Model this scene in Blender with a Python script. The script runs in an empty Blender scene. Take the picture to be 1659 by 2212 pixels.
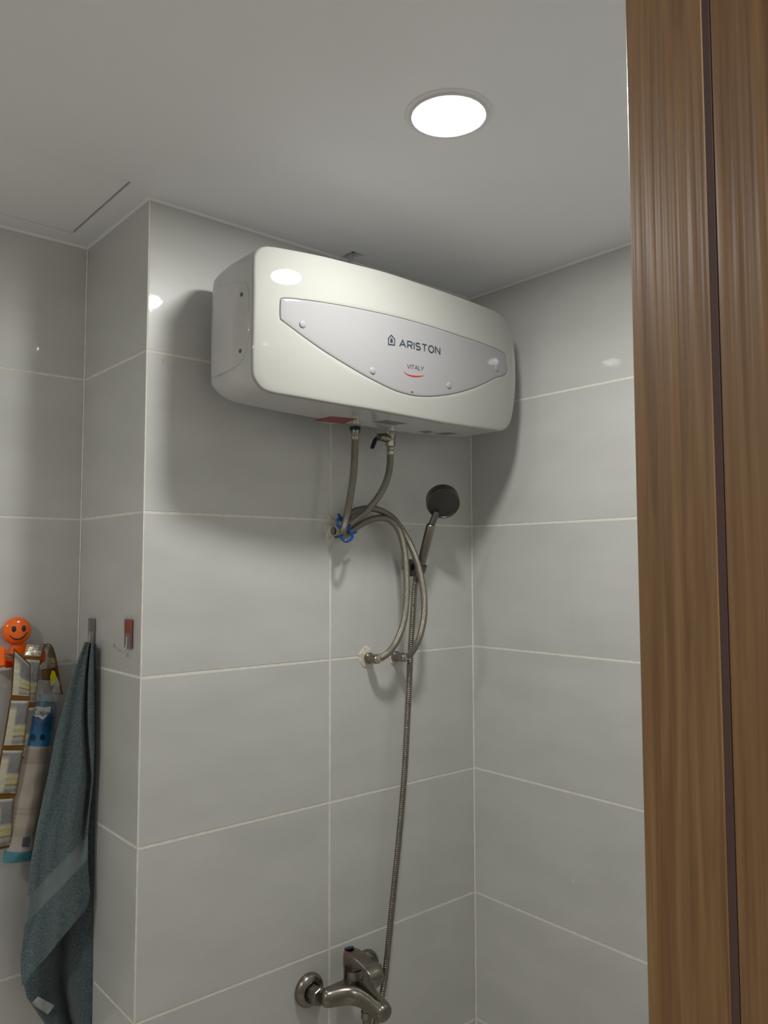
import bpy, math, random
from mathutils import Vector, Matrix
from math import pi, sin, cos, radians
random.seed(7)
SC = bpy.context.scene
COL = SC.collection
# ------------------------------------------------------------------ camera
# world: back wall is the plane y = 0, right wall x = 0, z = 0 is the third tile joint down; metres (one tile row = 0.3 m)
CAM = Vector((-1.48844, -1.38922, -0.09945))
YAW, PITCH, ROLL, FPX = 0.7101455, 0.0675647, -0.0016442, 1722.73
_f = Vector((sin(YAW)*cos(PITCH), cos(YAW)*cos(PITCH), sin(PITCH)))
_r0 = Vector((cos(YAW), -sin(YAW), 0)); _u0 = _r0.cross(_f)
_r = cos(ROLL)*_r0 + sin(ROLL)*_u0; _u = -sin(ROLL)*_r0 + cos(ROLL)*_u0
cd = bpy.data.cameras.new('camera'); cam = bpy.data.objects.new('camera', cd); COL.objects.link(cam)
m = Matrix((( _r.x, _u.x, -_f.x, CAM.x), (_r.y, _u.y, -_f.y, CAM.y), (_r.z, _u.z, -_f.z, CAM.z), (0, 0, 0, 1)))
cam.matrix_world = m
cd.sensor_fit = 'VERTICAL'; cd.sensor_height = 24.0; cd.lens = FPX/2212*24.0
cd.clip_start = 0.02
SC.camera = cam
# ------------------------------------------------------------------ world, view
w = bpy.data.worlds.new('world'); SC.world = w; w.use_nodes = True
w.node_tree.nodes['Background'].inputs[0].default_value = (1, .97, .93, 1)
w.node_tree.nodes['Background'].inputs[1].default_value = 0.02
vs = SC.view_settings
SC.display_settings.display_device = 'sRGB'
vs.view_transform = 'Standard'; vs.look = 'None'; vs.gamma = 1; vs.use_curve_mapping = False
vs.exposure = 0.0
SC.cycles.use_denoising = True
SC.cycles.max_bounces = 12; SC.cycles.diffuse_bounces = 6; SC.cycles.glossy_bounces = 6
SC.cycles.sample_clamp_indirect = 25
LAMP_STRENGTH = 12.0
LAMP_WATTS = 6.0
LAMP2_WATTS = 6.0
HALL_FILL_WATTS = 15.0

# ------------------------------------------------------------------ measuring helpers: a pixel of the photo put on a known plane
def ray(x, y): return _f + (x-829.5)/FPX*_r - (y-1106)/FPX*_u
def onY(x, y, Y): d = ray(x, y); return CAM + d*((Y-CAM.y)/d.y)
def onX(x, y, X): d = ray(x, y); return CAM + d*((X-CAM.x)/d.x)
def onZ(x, y, Z): d = ray(x, y); return CAM + d*((Z-CAM.z)/d.z)
def onP(x, y, a, n): d = ray(x, y); return CAM + d*((Vector(a)-CAM).dot(n)/d.dot(n))

# ------------------------------------------------------------------ materials
def mat(name, base=(.5,.5,.5), rough=.5, metal=0, coat=0, coat_rough=.05, spec=.5, trans=0, emis=None, estr=0, ior=1.5, sheen=0):
    M = bpy.data.materials.new(name); M.use_nodes = True
    b = M.node_tree.nodes['Principled BSDF']
    b.inputs['Base Color'].default_value = (*base, 1)
    b.inputs['Roughness'].default_value = rough
    b.inputs['Metallic'].default_value = metal
    b.inputs['Coat Weight'].default_value = coat
    b.inputs['Coat Roughness'].default_value = coat_rough
    b.inputs['Specular IOR Level'].default_value = spec
    b.inputs['Transmission Weight'].default_value = trans
    b.inputs['IOR'].default_value = ior
    b.inputs['Sheen Weight'].default_value = sheen
    if emis: b.inputs['Emission Color'].default_value = (*emis, 1); b.inputs['Emission Strength'].default_value = estr
    return M
def nodes(M): return M.node_tree.nodes, M.node_tree.links, M.node_tree.nodes['Principled BSDF']
def ramp(N, stops):
    r = N.new('ShaderNodeValToRGB'); e = r.color_ramp.elements
    while len(e) > 1: e.remove(e[-1])
    e[0].position = stops[0][0]; e[0].color = (*stops[0][1], 1)
    for p, c in stops[1:]:
        q = e.new(p); q.color = (*c, 1)
    return r
def noise_col(M, scale, c1, c2, stretch=(1,1,1), detail=4, coord='Object', lo=.35, hi=.65, bump=0, bdist=.001, random_offset=False):
    N, L, b = nodes(M)
    tc = N.new('ShaderNodeTexCoord'); mp = N.new('ShaderNodeMapping'); mp.inputs['Scale'].default_value = stretch
    src = tc.outputs[coord]
    if random_offset:
        oi = N.new('ShaderNodeObjectInfo'); mu = N.new('ShaderNodeMath'); mu.operation = 'MULTIPLY'; mu.inputs[1].default_value = 37.0
        L.new(oi.outputs['Random'], mu.inputs[0])
        va = N.new('ShaderNodeVectorMath'); va.operation = 'ADD'
        L.new(src, va.inputs[0]); L.new(mu.outputs[0], va.inputs[1]); src = va.outputs[0]
    L.new(src, mp.inputs[0])
    n = N.new('ShaderNodeTexNoise'); n.inputs['Scale'].default_value = scale; n.inputs['Detail'].default_value = detail
    L.new(mp.outputs[0], n.inputs['Vector'])
    r = ramp(N, [(lo, c1), (hi, c2)]); L.new(n.outputs['Fac'], r.inputs[0]); L.new(r.outputs[0], b.inputs['Base Color'])
    if bump:
        bp = N.new('ShaderNodeBump'); bp.inputs['Strength'].default_value = bump; bp.inputs['Distance'].default_value = bdist
        L.new(n.outputs['Fac'], bp.inputs['Height']); L.new(bp.outputs[0], b.inputs['Normal'])
    return M

M_tile = mat('tile_glaze', rough=.34, coat=.55, coat_rough=.035, spec=.4)
noise_col(M_tile, 5, (.565,.570,.550), (.625,.630,.608), stretch=(1,1,2.4), detail=3, lo=.3, hi=.7, random_offset=True)
def tile_extra():
    N, L, b = nodes(M_tile)
    tc = N.new('ShaderNodeTexCoord'); n = N.new('ShaderNodeTexNoise'); n.inputs['Scale'].default_value = 45; n.inputs['Detail'].default_value = 3
    L.new(tc.outputs['Object'], n.inputs['Vector'])
    bp = N.new('ShaderNodeBump'); bp.inputs['Strength'].default_value = .12; bp.inputs['Distance'].default_value = .0012
    L.new(n.outputs['Fac'], bp.inputs['Height'])
    L.new(bp.outputs[0], b.inputs['Coat Normal']); L.new(bp.outputs[0], b.inputs['Normal'])
tile_extra()
M_grout = noise_col(mat('grout', rough=.9), 60, (.76,.74,.66), (.86,.83,.75))
M_ceil = noise_col(mat('ceiling_paint', rough=.62, spec=.3), 3, (.88,.885,.90), (.91,.915,.93), bump=.05, bdist=.0005)
M_gap = mat('gap_dark', (.12,.12,.12), .9)
M_void = mat('void_dark', (.02,.02,.02), .95)
M_floor = noise_col(mat('floor_tile', rough=.4), 8, (.52,.49,.45), (.60,.57,.53))
M_paint = noise_col(mat('hall_paint', rough=.7), 4, (.55,.53,.50), (.6,.58,.55))
M_white = mat('white_enamel', (.80,.80,.76), .30, coat=.6, coat_rough=.03)
M_shell = noise_col(mat('white_shell', rough=.6, spec=.2, coat=.7, coat_rough=.012), 3, (.385,.390,.362), (.405,.410,.380))
M_panel = mat('white_satin_panel', (.325,.322,.33), .6, spec=.25, coat=.45, coat_rough=.03)
M_shell_lifted = mat('white_shell_lifted', (.58,.58,.57), .28, coat=.6, coat_rough=.03)  # same enamel as the cover; lighter colour makes up for shade on the sides
M_ink = mat('dark_print', (.035,.045,.06), .4)
M_ink2 = mat('grey_print', (.09,.10,.11), .4)
M_red = mat('red_print', (.50,.012,.03), .3)
M_chrome = mat('nickel_plated', (.62,.59,.52), .18, metal=1)
M_steel = noise_col(mat('brushed_nickel', rough=.27, metal=1), 30, (.23,.21,.178), (.295,.272,.232), lo=.3, hi=.7)
M_shower = noise_col(mat('shower_grey_metal', rough=.38, metal=.85), 40, (.11,.105,.093), (.145,.14,.125), lo=.3, hi=.7)
M_face = mat('spray_face', (.055,.053,.046), .45, metal=.3)
M_black = mat('black_rubber', (.012,.013,.015), .45)
M_navy = mat('navy_plastic', (.01,.018,.05), .35)
M_blue = mat('blue_plastic', (.004,.075,.28), .35)
M_plaster = noise_col(mat('cement_patch', rough=.95), 90, (.55,.52,.44), (.74,.71,.62), bump=.8, bdist=.003)
M_pvc = mat('white_pvc', (.62,.62,.60), .4)
M_orange = mat('orange_plastic', (.95,.145,.006), .16, coat=.5)
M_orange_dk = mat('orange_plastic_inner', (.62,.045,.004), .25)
M_foil = mat('amber_foil', (.20,.085,.008), .32, metal=.45)
M_yellow = mat('yellow_print', (.62,.60,.02), .4)
M_amber = mat('amber_foil_dark', (.16,.075,.01), .3, metal=.3)
M_label = mat('label_white', (.45,.46,.46), .6)
M_clear = mat('clear_plastic', (.80,.80,.80), .08, trans=1, ior=1.46)
M_film = mat('clear_film', (.78,.80,.82), .12, trans=.9, ior=1.35)
M_chip = mat('smoky_chip', (.23,.215,.20), .18, coat=.5)
for m__, a__ in ((M_film,.22),(M_chip,.65)):
    b__ = m__.node_tree.nodes['Principled BSDF']; b__.inputs['Alpha'].default_value = a__; b__.inputs['Transmission Weight'].default_value = 0
M_redchip = noise_col(mat('red_brown_chip', rough=.2, coat=.5), 1, (.30,.07,.05), (.20,.11,.09))
M_diff = mat('lamp_diffuser', (.9,.9,.9), .4, emis=(1, .975, .925), estr=LAMP_STRENGTH)
M_flange = mat('lamp_flange', (.82,.82,.82), .4)
M_gasket = mat('gasket_brown', (.10,.055,.05), .6)
M_stick_red = mat('sticker_red', (.30,.03,.045), .4)
M_stick_grey = mat('sticker_grey', (.22,.22,.22), .5)
M_stick_green = mat('sticker_olive', (.20,.22,.11), .5)

def braid_mat(name, c1, c2, nu, nv, rough=.3, strength=.8, dist=.0008):
    M = mat(name, c1, rough, metal=1); N, L, b = nodes(M)
    uv = N.new('ShaderNodeUVMap'); uv.uv_map = 'UVMap'
    sep = N.new('ShaderNodeSeparateXYZ'); L.new(uv.outputs[0], sep.inputs[0])
    def wave(su, sv):
        a = N.new('ShaderNodeMath'); a.operation = 'MULTIPLY'; a.inputs[1].default_value = su*2*pi; L.new(sep.outputs[0], a.inputs[0])
        c = N.new('ShaderNodeMath'); c.operation = 'MULTIPLY_ADD'; c.inputs[1].default_value = sv*2*pi; L.new(sep.outputs[1], c.inputs[0]); L.new(a.outputs[0], c.inputs[2])
        s = N.new('ShaderNodeMath'); s.operation = 'SINE'; L.new(c.outputs[0], s.inputs[0]); return s
    a, c = wave(nu, nv), wave(-nu, nv)
    mx = N.new('ShaderNodeMath'); mx.operation = 'MULTIPLY'; L.new(a.outputs[0], mx.inputs[0]); L.new(c.outputs[0], mx.inputs[1])
    mr = N.new('ShaderNodeMapRange'); mr.inputs['From Min'].default_value = -1; L.new(mx.outputs[0], mr.inputs['Value'])
    r = ramp(N, [(.3, c2), (.6, c1)]); L.new(mr.outputs[0], r.inputs[0]); L.new(r.outputs[0], b.inputs['Base Color'])
    bp = N.new('ShaderNodeBump'); bp.inputs['Strength'].default_value = strength; bp.inputs['Distance'].default_value = dist
    L.new(mr.outputs[0], bp.inputs['Height']); L.new(bp.outputs[0], b.inputs['Normal'])
    return M
M_braid = braid_mat('steel_braid', (.44,.41,.35), (.17,.16,.13), 9, 300, rough=.33)

def wood_mat():
    M = mat('oak_laminate', rough=.47, coat=.35, coat_rough=.27); N, L, b = nodes(M)
    tc = N.new('ShaderNodeTexCoord'); mp = N.new('ShaderNodeMapping'); mp.inputs['Scale'].default_value = (60, 60, 2.0)
    L.new(tc.outputs['Object'], mp.inputs[0])
    n = N.new('ShaderNodeTexNoise'); n.inputs['Scale'].default_value = 3.2; n.inputs['Detail'].default_value = 5; n.inputs['Distortion'].default_value = .6
    L.new(mp.outputs[0], n.inputs['Vector'])
    r = ramp(N, [(.3, (.205,.100,.030)), (.5, (.285,.152,.056)), (.7, (.36,.205,.086))]); L.new(n.outputs['Fac'], r.inputs[0])
    mp2 = N.new('ShaderNodeMapping'); mp2.inputs['Scale'].default_value = (100, 100, .9); L.new(tc.outputs['Object'], mp2.inputs[0])
    n2 = N.new('ShaderNodeTexNoise'); n2.inputs['Scale'].default_value = 1.6; n2.inputs['Detail'].default_value = 2; L.new(mp2.outputs[0], n2.inputs['Vector'])
    mix = N.new('ShaderNodeMix'); mix.data_type = 'RGBA'; mix.blend_type = 'MULTIPLY'; mix.inputs[0].default_value = .30
    r2 = ramp(N, [(.35, (.45,.4,.36)), (.6, (1,1,1))]); L.new(n2.outputs['Fac'], r2.inputs[0])
    L.new(r.outputs[0], mix.inputs[6]); L.new(r2.outputs[0], mix.inputs[7]); L.new(mix.outputs[2], b.inputs['Base Color'])
    bp = N.new('ShaderNodeBump'); bp.inputs['Strength'].default_value = .55; bp.inputs['Distance'].default_value = .0014
    L.new(n2.outputs['Fac'], bp.inputs['Height']); L.new(bp.outputs[0], b.inputs['Normal']); L.new(bp.outputs[0], b.inputs['Coat Normal'])
    return M
M_wood = wood_mat()

def towel_mat(name, c1, c2):
    M = mat(name, rough=.95, spec=.1, sheen=.25)
    noise_col(M, 260, c1, c2, detail=3, lo=.3, hi=.7, bump=1.0, bdist=.004)
    return M
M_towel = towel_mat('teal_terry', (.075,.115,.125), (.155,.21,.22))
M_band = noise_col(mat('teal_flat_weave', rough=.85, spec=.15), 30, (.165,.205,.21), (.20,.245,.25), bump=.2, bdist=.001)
M_towel_back = towel_mat('teal_terry_shaded', (.06,.09,.10), (.12,.16,.17))  # same terry made darker: shade behind the front layer put into the colour

def sachet_mat():
    # printed foil sachet: u across, v from bottom to top
    M = mat('sachet_print', rough=.24, metal=.25, coat=.3); N, L, b = nodes(M)
    uv = N.new('ShaderNodeUVMap'); uv.uv_map = 'UVMap'; sep = N.new('ShaderNodeSeparateXYZ'); L.new(uv.outputs[0], sep.inputs[0])
    r = ramp(N, [(0, (.42,.41,.38)), (.06, (.22,.22,.22)), (.16, (.40,.39,.34)), (.2, (.22,.20,.05)), (.25, (.48,.46,.30)), (.34, (.45,.36,.14)), (.42, (.50,.49,.36)), (.5, (.20,.20,.195)), (.93, (.24,.235,.23)), (.97, (.5,.49,.45))])
    r.color_ramp.interpolation = 'LINEAR'; L.new(sep.outputs[1], r.inputs[0])
    # pale left side of the upper half
    lt = N.new('ShaderNodeMapRange'); lt.inputs['From Min'].default_value = .42; lt.inputs['From Max'].default_value = .28; L.new(sep.outputs[0], lt.inputs['Value'])
    up = N.new('ShaderNodeMapRange'); up.inputs['From Min'].default_value = .9; up.inputs['From Max'].default_value = .75; L.new(sep.outputs[1], up.inputs['Value'])
    mm = N.new('ShaderNodeMath'); mm.operation = 'MULTIPLY'; L.new(lt.outputs[0], mm.inputs[0]); L.new(up.outputs[0], mm.inputs[1])
    mix = N.new('ShaderNodeMix'); mix.data_type = 'RGBA'; L.new(mm.outputs[0], mix.inputs[0]); L.new(r.outputs[0], mix.inputs[6]); mix.inputs[7].default_value = (.52,.50,.38,1)
    L.new(mix.outputs[2], b.inputs['Base Color'])
    tc = N.new('ShaderNodeTexCoord'); n = N.new('ShaderNodeTexNoise'); n.inputs['Scale'].default_value = 90; n.inputs['Detail'].default_value = 3; L.new(tc.outputs['Object'], n.inputs['Vector'])
    bp = N.new('ShaderNodeBump'); bp.inputs['Strength'].default_value = .8; bp.inputs['Distance'].default_value = .003
    L.new(n.outputs['Fac'], bp.inputs['Height']); L.new(bp.outputs[0], b.inputs['Normal'])
    return M
M_sachet = sachet_mat()
def sleeve_mat():
    # printed plastic sleeve: v runs down from the top
    M = mat('sleeve_print', rough=.28, coat=.4); N, L, b = nodes(M)
    uv = N.new('ShaderNodeUVMap'); uv.uv_map = 'UVMap'; sep = N.new('ShaderNodeSeparateXYZ'); L.new(uv.outputs[0], sep.inputs[0])
    W = (.36,.32,.275)
    st = [(0, (.15,.22,.27)), (.10, (.10,.18,.26)), (.13, (.015,.075,.20)), (.20, (.015,.09,.22)), (.24, (.018,.14,.30)), (.305, (.018,.135,.29)), (.31, W)]
    for k in range(6): st += [(.325+.014*k, W), (.331+.014*k, (.24,.215,.19))]
    st += [(.42, W), (.67, W), (.675, (.27,.24,.21)), (.69, W), (.71, (.29,.26,.22)), (.72, W), (.77, W), (.80, (.30,.27,.235)), (.83, (.29,.26,.23)), (.85, W), (.925, (.38,.36,.33)), (.93, (.05,.24,.30)), (.975, (.05,.26,.33)), (.98, (.4,.38,.35))]
    st = st[:32]
    r = ramp(N, st); L.new(sep.outputs[1], r.inputs[0]); L.new(r.outputs[0], b.inputs['Base Color'])
    return M
M_sleeve = sleeve_mat()

# ------------------------------------------------------------------ object helpers
def tag(o, label=None, cat=None, group=None, kind=None):
    if label: o['label'] = label
    if cat: o['category'] = cat
    if group: o['group'] = group
    if kind: o['kind'] = kind
    return o
def thing(name, loc, label=None, cat=None, group=None, kind=None):
    o = bpy.data.objects.new(name, None); o.empty_display_size = .02; COL.objects.link(o); o.location = loc
    o['_o'] = list(loc)
    return tag(o, label, cat, group, kind)
def origin(p):
    if p is None: return Vector((0,0,0))
    return Vector(p['_o'])
class MB:
    """collects geometry in world coordinates"""
    def __init__(s): s.v = []; s.f = []; s.uv = []; s.mi = []
    def add(s, vs, fs, uvs=None, mi=0):
        b = len(s.v); s.v += [Vector(v) for v in vs]
        for k, f in enumerate(fs):
            s.f.append([b+i for i in f]); s.mi.append(mi)
            s.uv.append(uvs[k] if uvs else [(0,0)]*len(f))
        return s
    def box(s, a, b, bev=0, mi=0):
        (x0,y0,z0), (x1,y1,z1) = [min(p,q) for p,q in zip(a,b)], [max(p,q) for p,q in zip(a,b)]
        if bev <= 0:
            vs = [(x,y,z) for x in (x0,x1) for y in (y0,y1) for z in (z0,z1)]
            return s.add(vs, [(0,1,3,2),(4,6,7,5),(0,4,5,1),(2,3,7,6),(0,2,6,4),(1,5,7,3)], mi=mi)
        vs = []; idx = {}
        def V(p):
            if p not in idx: idx[p] = len(vs); vs.append(p)
            return idx[p]
        X = {-1:(x0,x0+bev), 1:(x1,x1-bev)}; Y = {-1:(y0,y0+bev), 1:(y1,y1-bev)}; Z = {-1:(z0,z0+bev), 1:(z1,z1-bev)}
        def P(i,j,k,ax):
            return V((X[i][0] if ax==0 else X[i][1], Y[j][0] if ax==1 else Y[j][1], Z[k][0] if ax==2 else Z[k][1]))
        fs = []
        for i in (-1,1):
            fs.append([P(i,-1,-1,0),P(i,1,-1,0),P(i,1,1,0),P(i,-1,1,0)][::i])
            fs.append([P(-1,i,-1,1),P(1,i,-1,1),P(1,i,1,1),P(-1,i,1,1)][::-i])
            fs.append([P(-1,-1,i,2),P(1,-1,i,2),P(1,1,i,2),P(-1,1,i,2)][::i])
        for i in (-1,1):
            for j in (-1,1):
                fs.append([P(i,j,-1,0),P(i,j,1,0),P(i,j,1,1),P(i,j,-1,1)])
                fs.append([P(i,-1,j,0),P(i,1,j,0),P(i,1,j,2),P(i,-1,j,2)])
                fs.append([P(-1,i,j,1),P(1,i,j,1),P(1,i,j,2),P(-1,i,j,2)])
                for k in (-1,1): fs.append([P(i,j,k,0),P(i,j,k,1),P(i,j,k,2)])
        return s.add(vs, fs, mi=mi)
    def loft(s, rings, closed=True, cap0=True, cap1=True, uvs=False, mi=0):
        n = len(rings[0]); vs = [p for r in rings for p in r]; fs = []; uv = []
        m = n if closed else n-1
        for i in range(len(rings)-1):
            for j in range(m):
                k = (j+1) % n
                fs.append((i*n+j, i*n+k, (i+1)*n+k, (i+1)*n+j))
                if uvs:
                    u0, u1 = j/m, (j+1)/m; v0, v1 = uvs[i], uvs[i+1]
                    uv.append([(u0,v0),(u1,v0),(u1,v1),(u0,v1)])
                else: uv.append([(0,0)]*4)
        if closed and cap0: fs.append(tuple(range(n))[::-1]); uv.append([(0,0)]*n)
        if closed and cap1: fs.append(tuple((len(rings)-1)*n+j for j in range(n))); uv.append([(0,0)]*n)
        return s.add(vs, fs, uv, mi)
    def tube(s, pts, r, seg=16, cap=True, mi=0, twist=None, squash=None):
        """pts: list of Vector; r: radius or list; twist=(pitch, depth) gives a helical corrugation"""
        n = len(pts); R = r if isinstance(r, (list, tuple)) else [r]*n
        t0 = (pts[1]-pts[0]).normalized(); a = Vector((0,0,1)) if abs(t0.z) < .9 else Vector((1,0,0))
        nx = t0.cross(a).normalized(); rings = []; L = 0; uvs = []
        for i in range(n):
            t = (pts[min(i+1,n-1)]-pts[max(i-1,0)]).normalized()
            nx = (nx - t*nx.dot(t)).normalized(); ny = t.cross(nx)
            if i: L += (pts[i]-pts[i-1]).length
            ring = []
            for k in range(seg):
                th = 2*pi*k/seg; rr = R[i]
                if twist: rr += twist[1]*sin(2*pi*L/twist[0]+th)
                ring.append(pts[i]+nx*cos(th)*rr+ny*sin(th)*rr*(squash or 1))
            rings.append(ring); uvs.append(L)
        return s.loft(rings, cap0=cap, cap1=cap, uvs=uvs, mi=mi)
    def lathe(s, o, axis, prof, seg=32, mi=0):
        """prof: (distance along axis, radius)"""
        a = Vector(axis).normalized(); b = Vector((0,0,1)) if abs(a.z) < .9 else Vector((1,0,0))
        nx = a.cross(b).normalized(); ny = a.cross(nx); o = Vector(o)
        rings = [[o+a*d+nx*cos(2*pi*k/seg)*r+ny*sin(2*pi*k/seg)*r for k in range(seg)] for d, r in prof]
        return s.loft(rings, mi=mi)
    def build(s, name, mats, parent=None, smooth=True, angle=35, loc=None):
        o_ = origin(parent) if loc is None else Vector(loc)
        me = bpy.data.meshes.new(name); me.from_pydata([tuple(v-o_) for v in s.v], [], s.f); 
        uv = me.uv_layers.new(name='UVMap')
        for p in me.polygons:
            for c, li in enumerate(p.loop_indices): uv.data[li].uv = s.uv[p.index][c]
            p.material_index = s.mi[p.index]
        for mm in (mats if isinstance(mats, (list, tuple)) else [mats]): me.materials.append(mm)
        import bmesh
        bm = bmesh.new(); bm.from_mesh(me); bmesh.ops.recalc_face_normals(bm, faces=bm.faces); bm.to_mesh(me); bm.free()
        if smooth:
            me.polygons.foreach_set('use_smooth', [True]*len(me.polygons)); me.set_sharp_from_angle(angle=radians(angle))
        o = bpy.data.objects.new(name, me); COL.objects.link(o)
        if parent is not None:
            o.parent = parent
            if loc is not None: o.location = Vector(loc)-origin(parent)
            o['_o'] = list(o_)
        else:
            o.location = o_; o['_o'] = list(o_)
        return o
def spline(pts, step=.006):
    """Catmull-Rom through 3D points, resampled"""
    P = [pts[0]*2-pts[1]]+pts+[pts[-1]*2-pts[-2]]; out = []
    for i in range(1, len(P)-2):
        n = max(2, int((P[i+1]-P[i]).length/step))
        for k in range(n):
            t = k/n
            out.append(.5*((2*P[i])+(P[i+1]-P[i-1])*t+(2*P[i-1]-5*P[i]+4*P[i+1]-P[i+2])*t*t+(3*P[i]-P[i-1]-3*P[i+1]+P[i+2])*t**3))
    out.append(pts[-1]); return out

# ------------------------------------------------------------------ setting
H = .5912; W = .8736; D = .3117; JX = .4475; FL = -1.60
XL = -2.75; YD = -1.150; WT = .11          # left wall, door wall, wall thickness
DX = -1.100; DL = -1.93; DTOP = .46        # door opening from DL to DX
GAP = .0036
tile_mesh_cache = {}
def tile_mesh(wd, ht):
    key = (round(wd,4), round(ht,4))
    if key in tile_mesh_cache: return tile_mesh_cache[key]
    b = .0012; t = .007; a, c = wd/2, ht/2
    vs = [(-a,0,-c),(a,0,-c),(a,0,c),(-a,0,c), (-a,-t+b,-c),(a,-t+b,-c),(a,-t+b,c),(-a,-t+b,c), (-a+b,-t,-c+b),(a-b,-t,-c+b),(a-b,-t,c-b),(-a+b,-t,c-b)]
    fs = [(8,9,10,11)]
    for i in range(4):
        j = (i+1)%4; fs += [(i,j,j+4,i+4),(i+4,j+4,j+8,i+8)]
    me = bpy.data.meshes.new('tile'); me.from_pydata(vs, [], fs); me.materials.append(M_tile)
    tile_mesh_cache[key] = me; return me
def tiled_wall(name, p0, p1, out, xs, zs, holes=(), trim=(0,0)):
    xs = sorted(xs)
    """wall from p0 to p1 (xy), room side is to 'out' (unit xy). xs: joints measured from p0, zs: joint heights."""
    p0 = Vector((*p0,0)); p1 = Vector((*p1,0)); out = Vector((*out,0)); d = (p1-p0).normalized(); Ln = (p1-p0).length
    # tile front lies on the plane p0-p1; grout 1 mm behind it, slab behind that
    root = thing(name, (*p0.xy, FL), kind='structure')
    rot = math.atan2(-out.x, out.y) + pi     # local -y -> out
    mb = MB()
    segs = [(0, Ln, FL, H)] if not holes else holes
    for a, b, z0, z1 in segs:
        a += trim[0] if a == 0 else 0; b -= trim[1] if b == Ln or abs(b-Ln) < 1e-6 else 0
        q = [p0+d*a-out*.0006, p0+d*b-out*.0006, p0+d*b-out*.09, p0+d*a-out*.09]
        mb.loft([[v+Vector((0,0,z0)) for v in q], [v+Vector((0,0,z1)) for v in q]])
    g = mb.build('grout_bed', M_grout, root, smooth=False)
    for i in range(len(xs)-1):
        for k in range(len(zs)-1):
            a, b, z0, z1 = xs[i], xs[i+1], zs[k], zs[k+1]
            for (ha, hb, hz0, hz1) in segs:
                aa, bb, c0, c1 = max(a,ha), min(b,hb), max(z0,hz0), min(z1,hz1)
                if bb-aa < .02 or c1-c0 < .02: continue
                me = tile_mesh(bb-aa-GAP, c1-c0-GAP)
                t = bpy.data.objects.new('tile', me); COL.objects.link(t); t.parent = root
                cpt = p0+d*((aa+bb)/2)-out*.007
                # tiny unevenness
                t.location = Vector((cpt.x, cpt.y, (c0+c1)/2))-origin(root)
                t.rotation_euler = (radians(random.uniform(-.05,.05)), 0, rot+radians(random.uniform(-.05,.05)))
    return root
ZS = [FL, -1.5, -1.2, -.9, -.6, -.3, 0, .3, H]
wall_back = tiled_wall('wall_back', (-W,0), (0,0), (0,-1), [0, W-JX, W], ZS, trim=(.0015,0))
wall_right = tiled_wall('wall_right', (0,0), (0,YD), (-1,0), [0,.6,-YD], ZS)
wall_recess = tiled_wall('wall_recess_side', (-W,D), (-W,0), (-1,0), [0,D], ZS, trim=(0,.0015))
wall_far = tiled_wall('wall_recess_back', (XL,D), (-W,D), (0,-1), [0,.0764,.6764,1.2764,XL*-1-W], ZS)
wall_left = tiled_wall('wall_left', (XL,YD), (XL,D), (1,0), [0,.26,.86,D-YD], ZS)
wall_front = tiled_wall('wall_front', (0,YD), (XL,YD), (0,1), [0,.5,-DX-.045,-DL+.045,2.4,-XL], ZS,
    holes=[(0,-DX-.045,FL,H), (-DX-.045,-DL+.045,DTOP+.045,H), (-DL+.045,-XL,FL,H)])
# grout in the corners
for w_, P3 in ((wall_back, [(.001,.001),(-.0026,-.0003),(-.0003,-.0026)]), (wall_far, [(-W+.001,D+.001),(-W-.0026,D-.0003),(-W-.0003,D-.0026)]), (wall_recess, [(-W+.0001,.0003),(-W+.0025,.0003),(-W+.0025,.0025),(-W+.0001,.0025)])):
    mb = MB(); mb.loft([[Vector((a,b,FL)) for a, b in P3], [Vector((a,b,H)) for a, b in P3]]); mb.build('corner_grout', M_grout, w_, smooth=False)
# floor
mb = MB(); mb.box((XL-.1, YD-1.3, FL-.08), (.1, D+.1, FL)); fl = mb.build('floor', M_floor, None, smooth=False); tag(fl, kind='structure')
# ceiling: plasterboard with the hatch opening and a small ragged cut-out for the conduit
hx0, hx1, hy0, hy1 = -1.372, -.9235, -.036, .2555
cx0, cx1, cy0, cy1 = -.4245, -.386, -.047, -.004
mb = MB(); xs = [XL-.1, hx0, hx1, cx0, cx1, .1]; ys = [YD-1.3, cy0, hy0, cy1, hy1, D+.1]
ys = sorted(ys)
for i in range(5):
    for j in range(5):
        mx_, my_ = (xs[i]+xs[i+1])/2, (ys[j]+ys[j+1])/2
        if hx0 < mx_ < hx1 and hy0 < my_ < hy1: continue
        if cx0 < mx_ < cx1 and cy0 < my_ < cy1: continue
        mb.box((xs[i],ys[j],H), (xs[i+1],ys[j+1],H+.012))
ceil = mb.build('ceiling', M_ceil, None, smooth=False); tag(ceil, kind='structure')
mb = MB(); mb.box((XL-.1, YD-1.3, H+.10), (.1, D+.1, H+.14)); o = mb.build('slab_above', M_gap, ceil, smooth=False)
mb = MB()
for a, b in (((XL-.1,YD-1.3),(XL-.09,D+.1)), ((.09,YD-1.3),(.1,D+.1)), ((XL-.1,D+.09),(.1,D+.1)), ((XL-.1,YD-1.3),(.1,YD-1.29))): mb.box((*a,H+.01),(*b,H+.1))
mb.build('plenum_side', M_gap, ceil, smooth=False)
# corner pieces left over in the cut-out: two angled plasterboard chips make the opening triangular
mb = MB(); mb.add([(cx1+.001,cy0-.001,H+.0005),(cx1+.001,cy1+.001,H+.0005),(cx0+.012,cy1+.001,H+.0005),(cx1+.001,cy0-.001,H+.011),(cx1+.001,cy1+.001,H+.011),(cx0+.012,cy1+.001,H+.011)],
   [(0,1,2),(3,5,4),(0,3,4,1),(1,4,5,2),(2,5,3,0)])
mb.build('board_chip', M_ceil, ceil, smooth=False)
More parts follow.
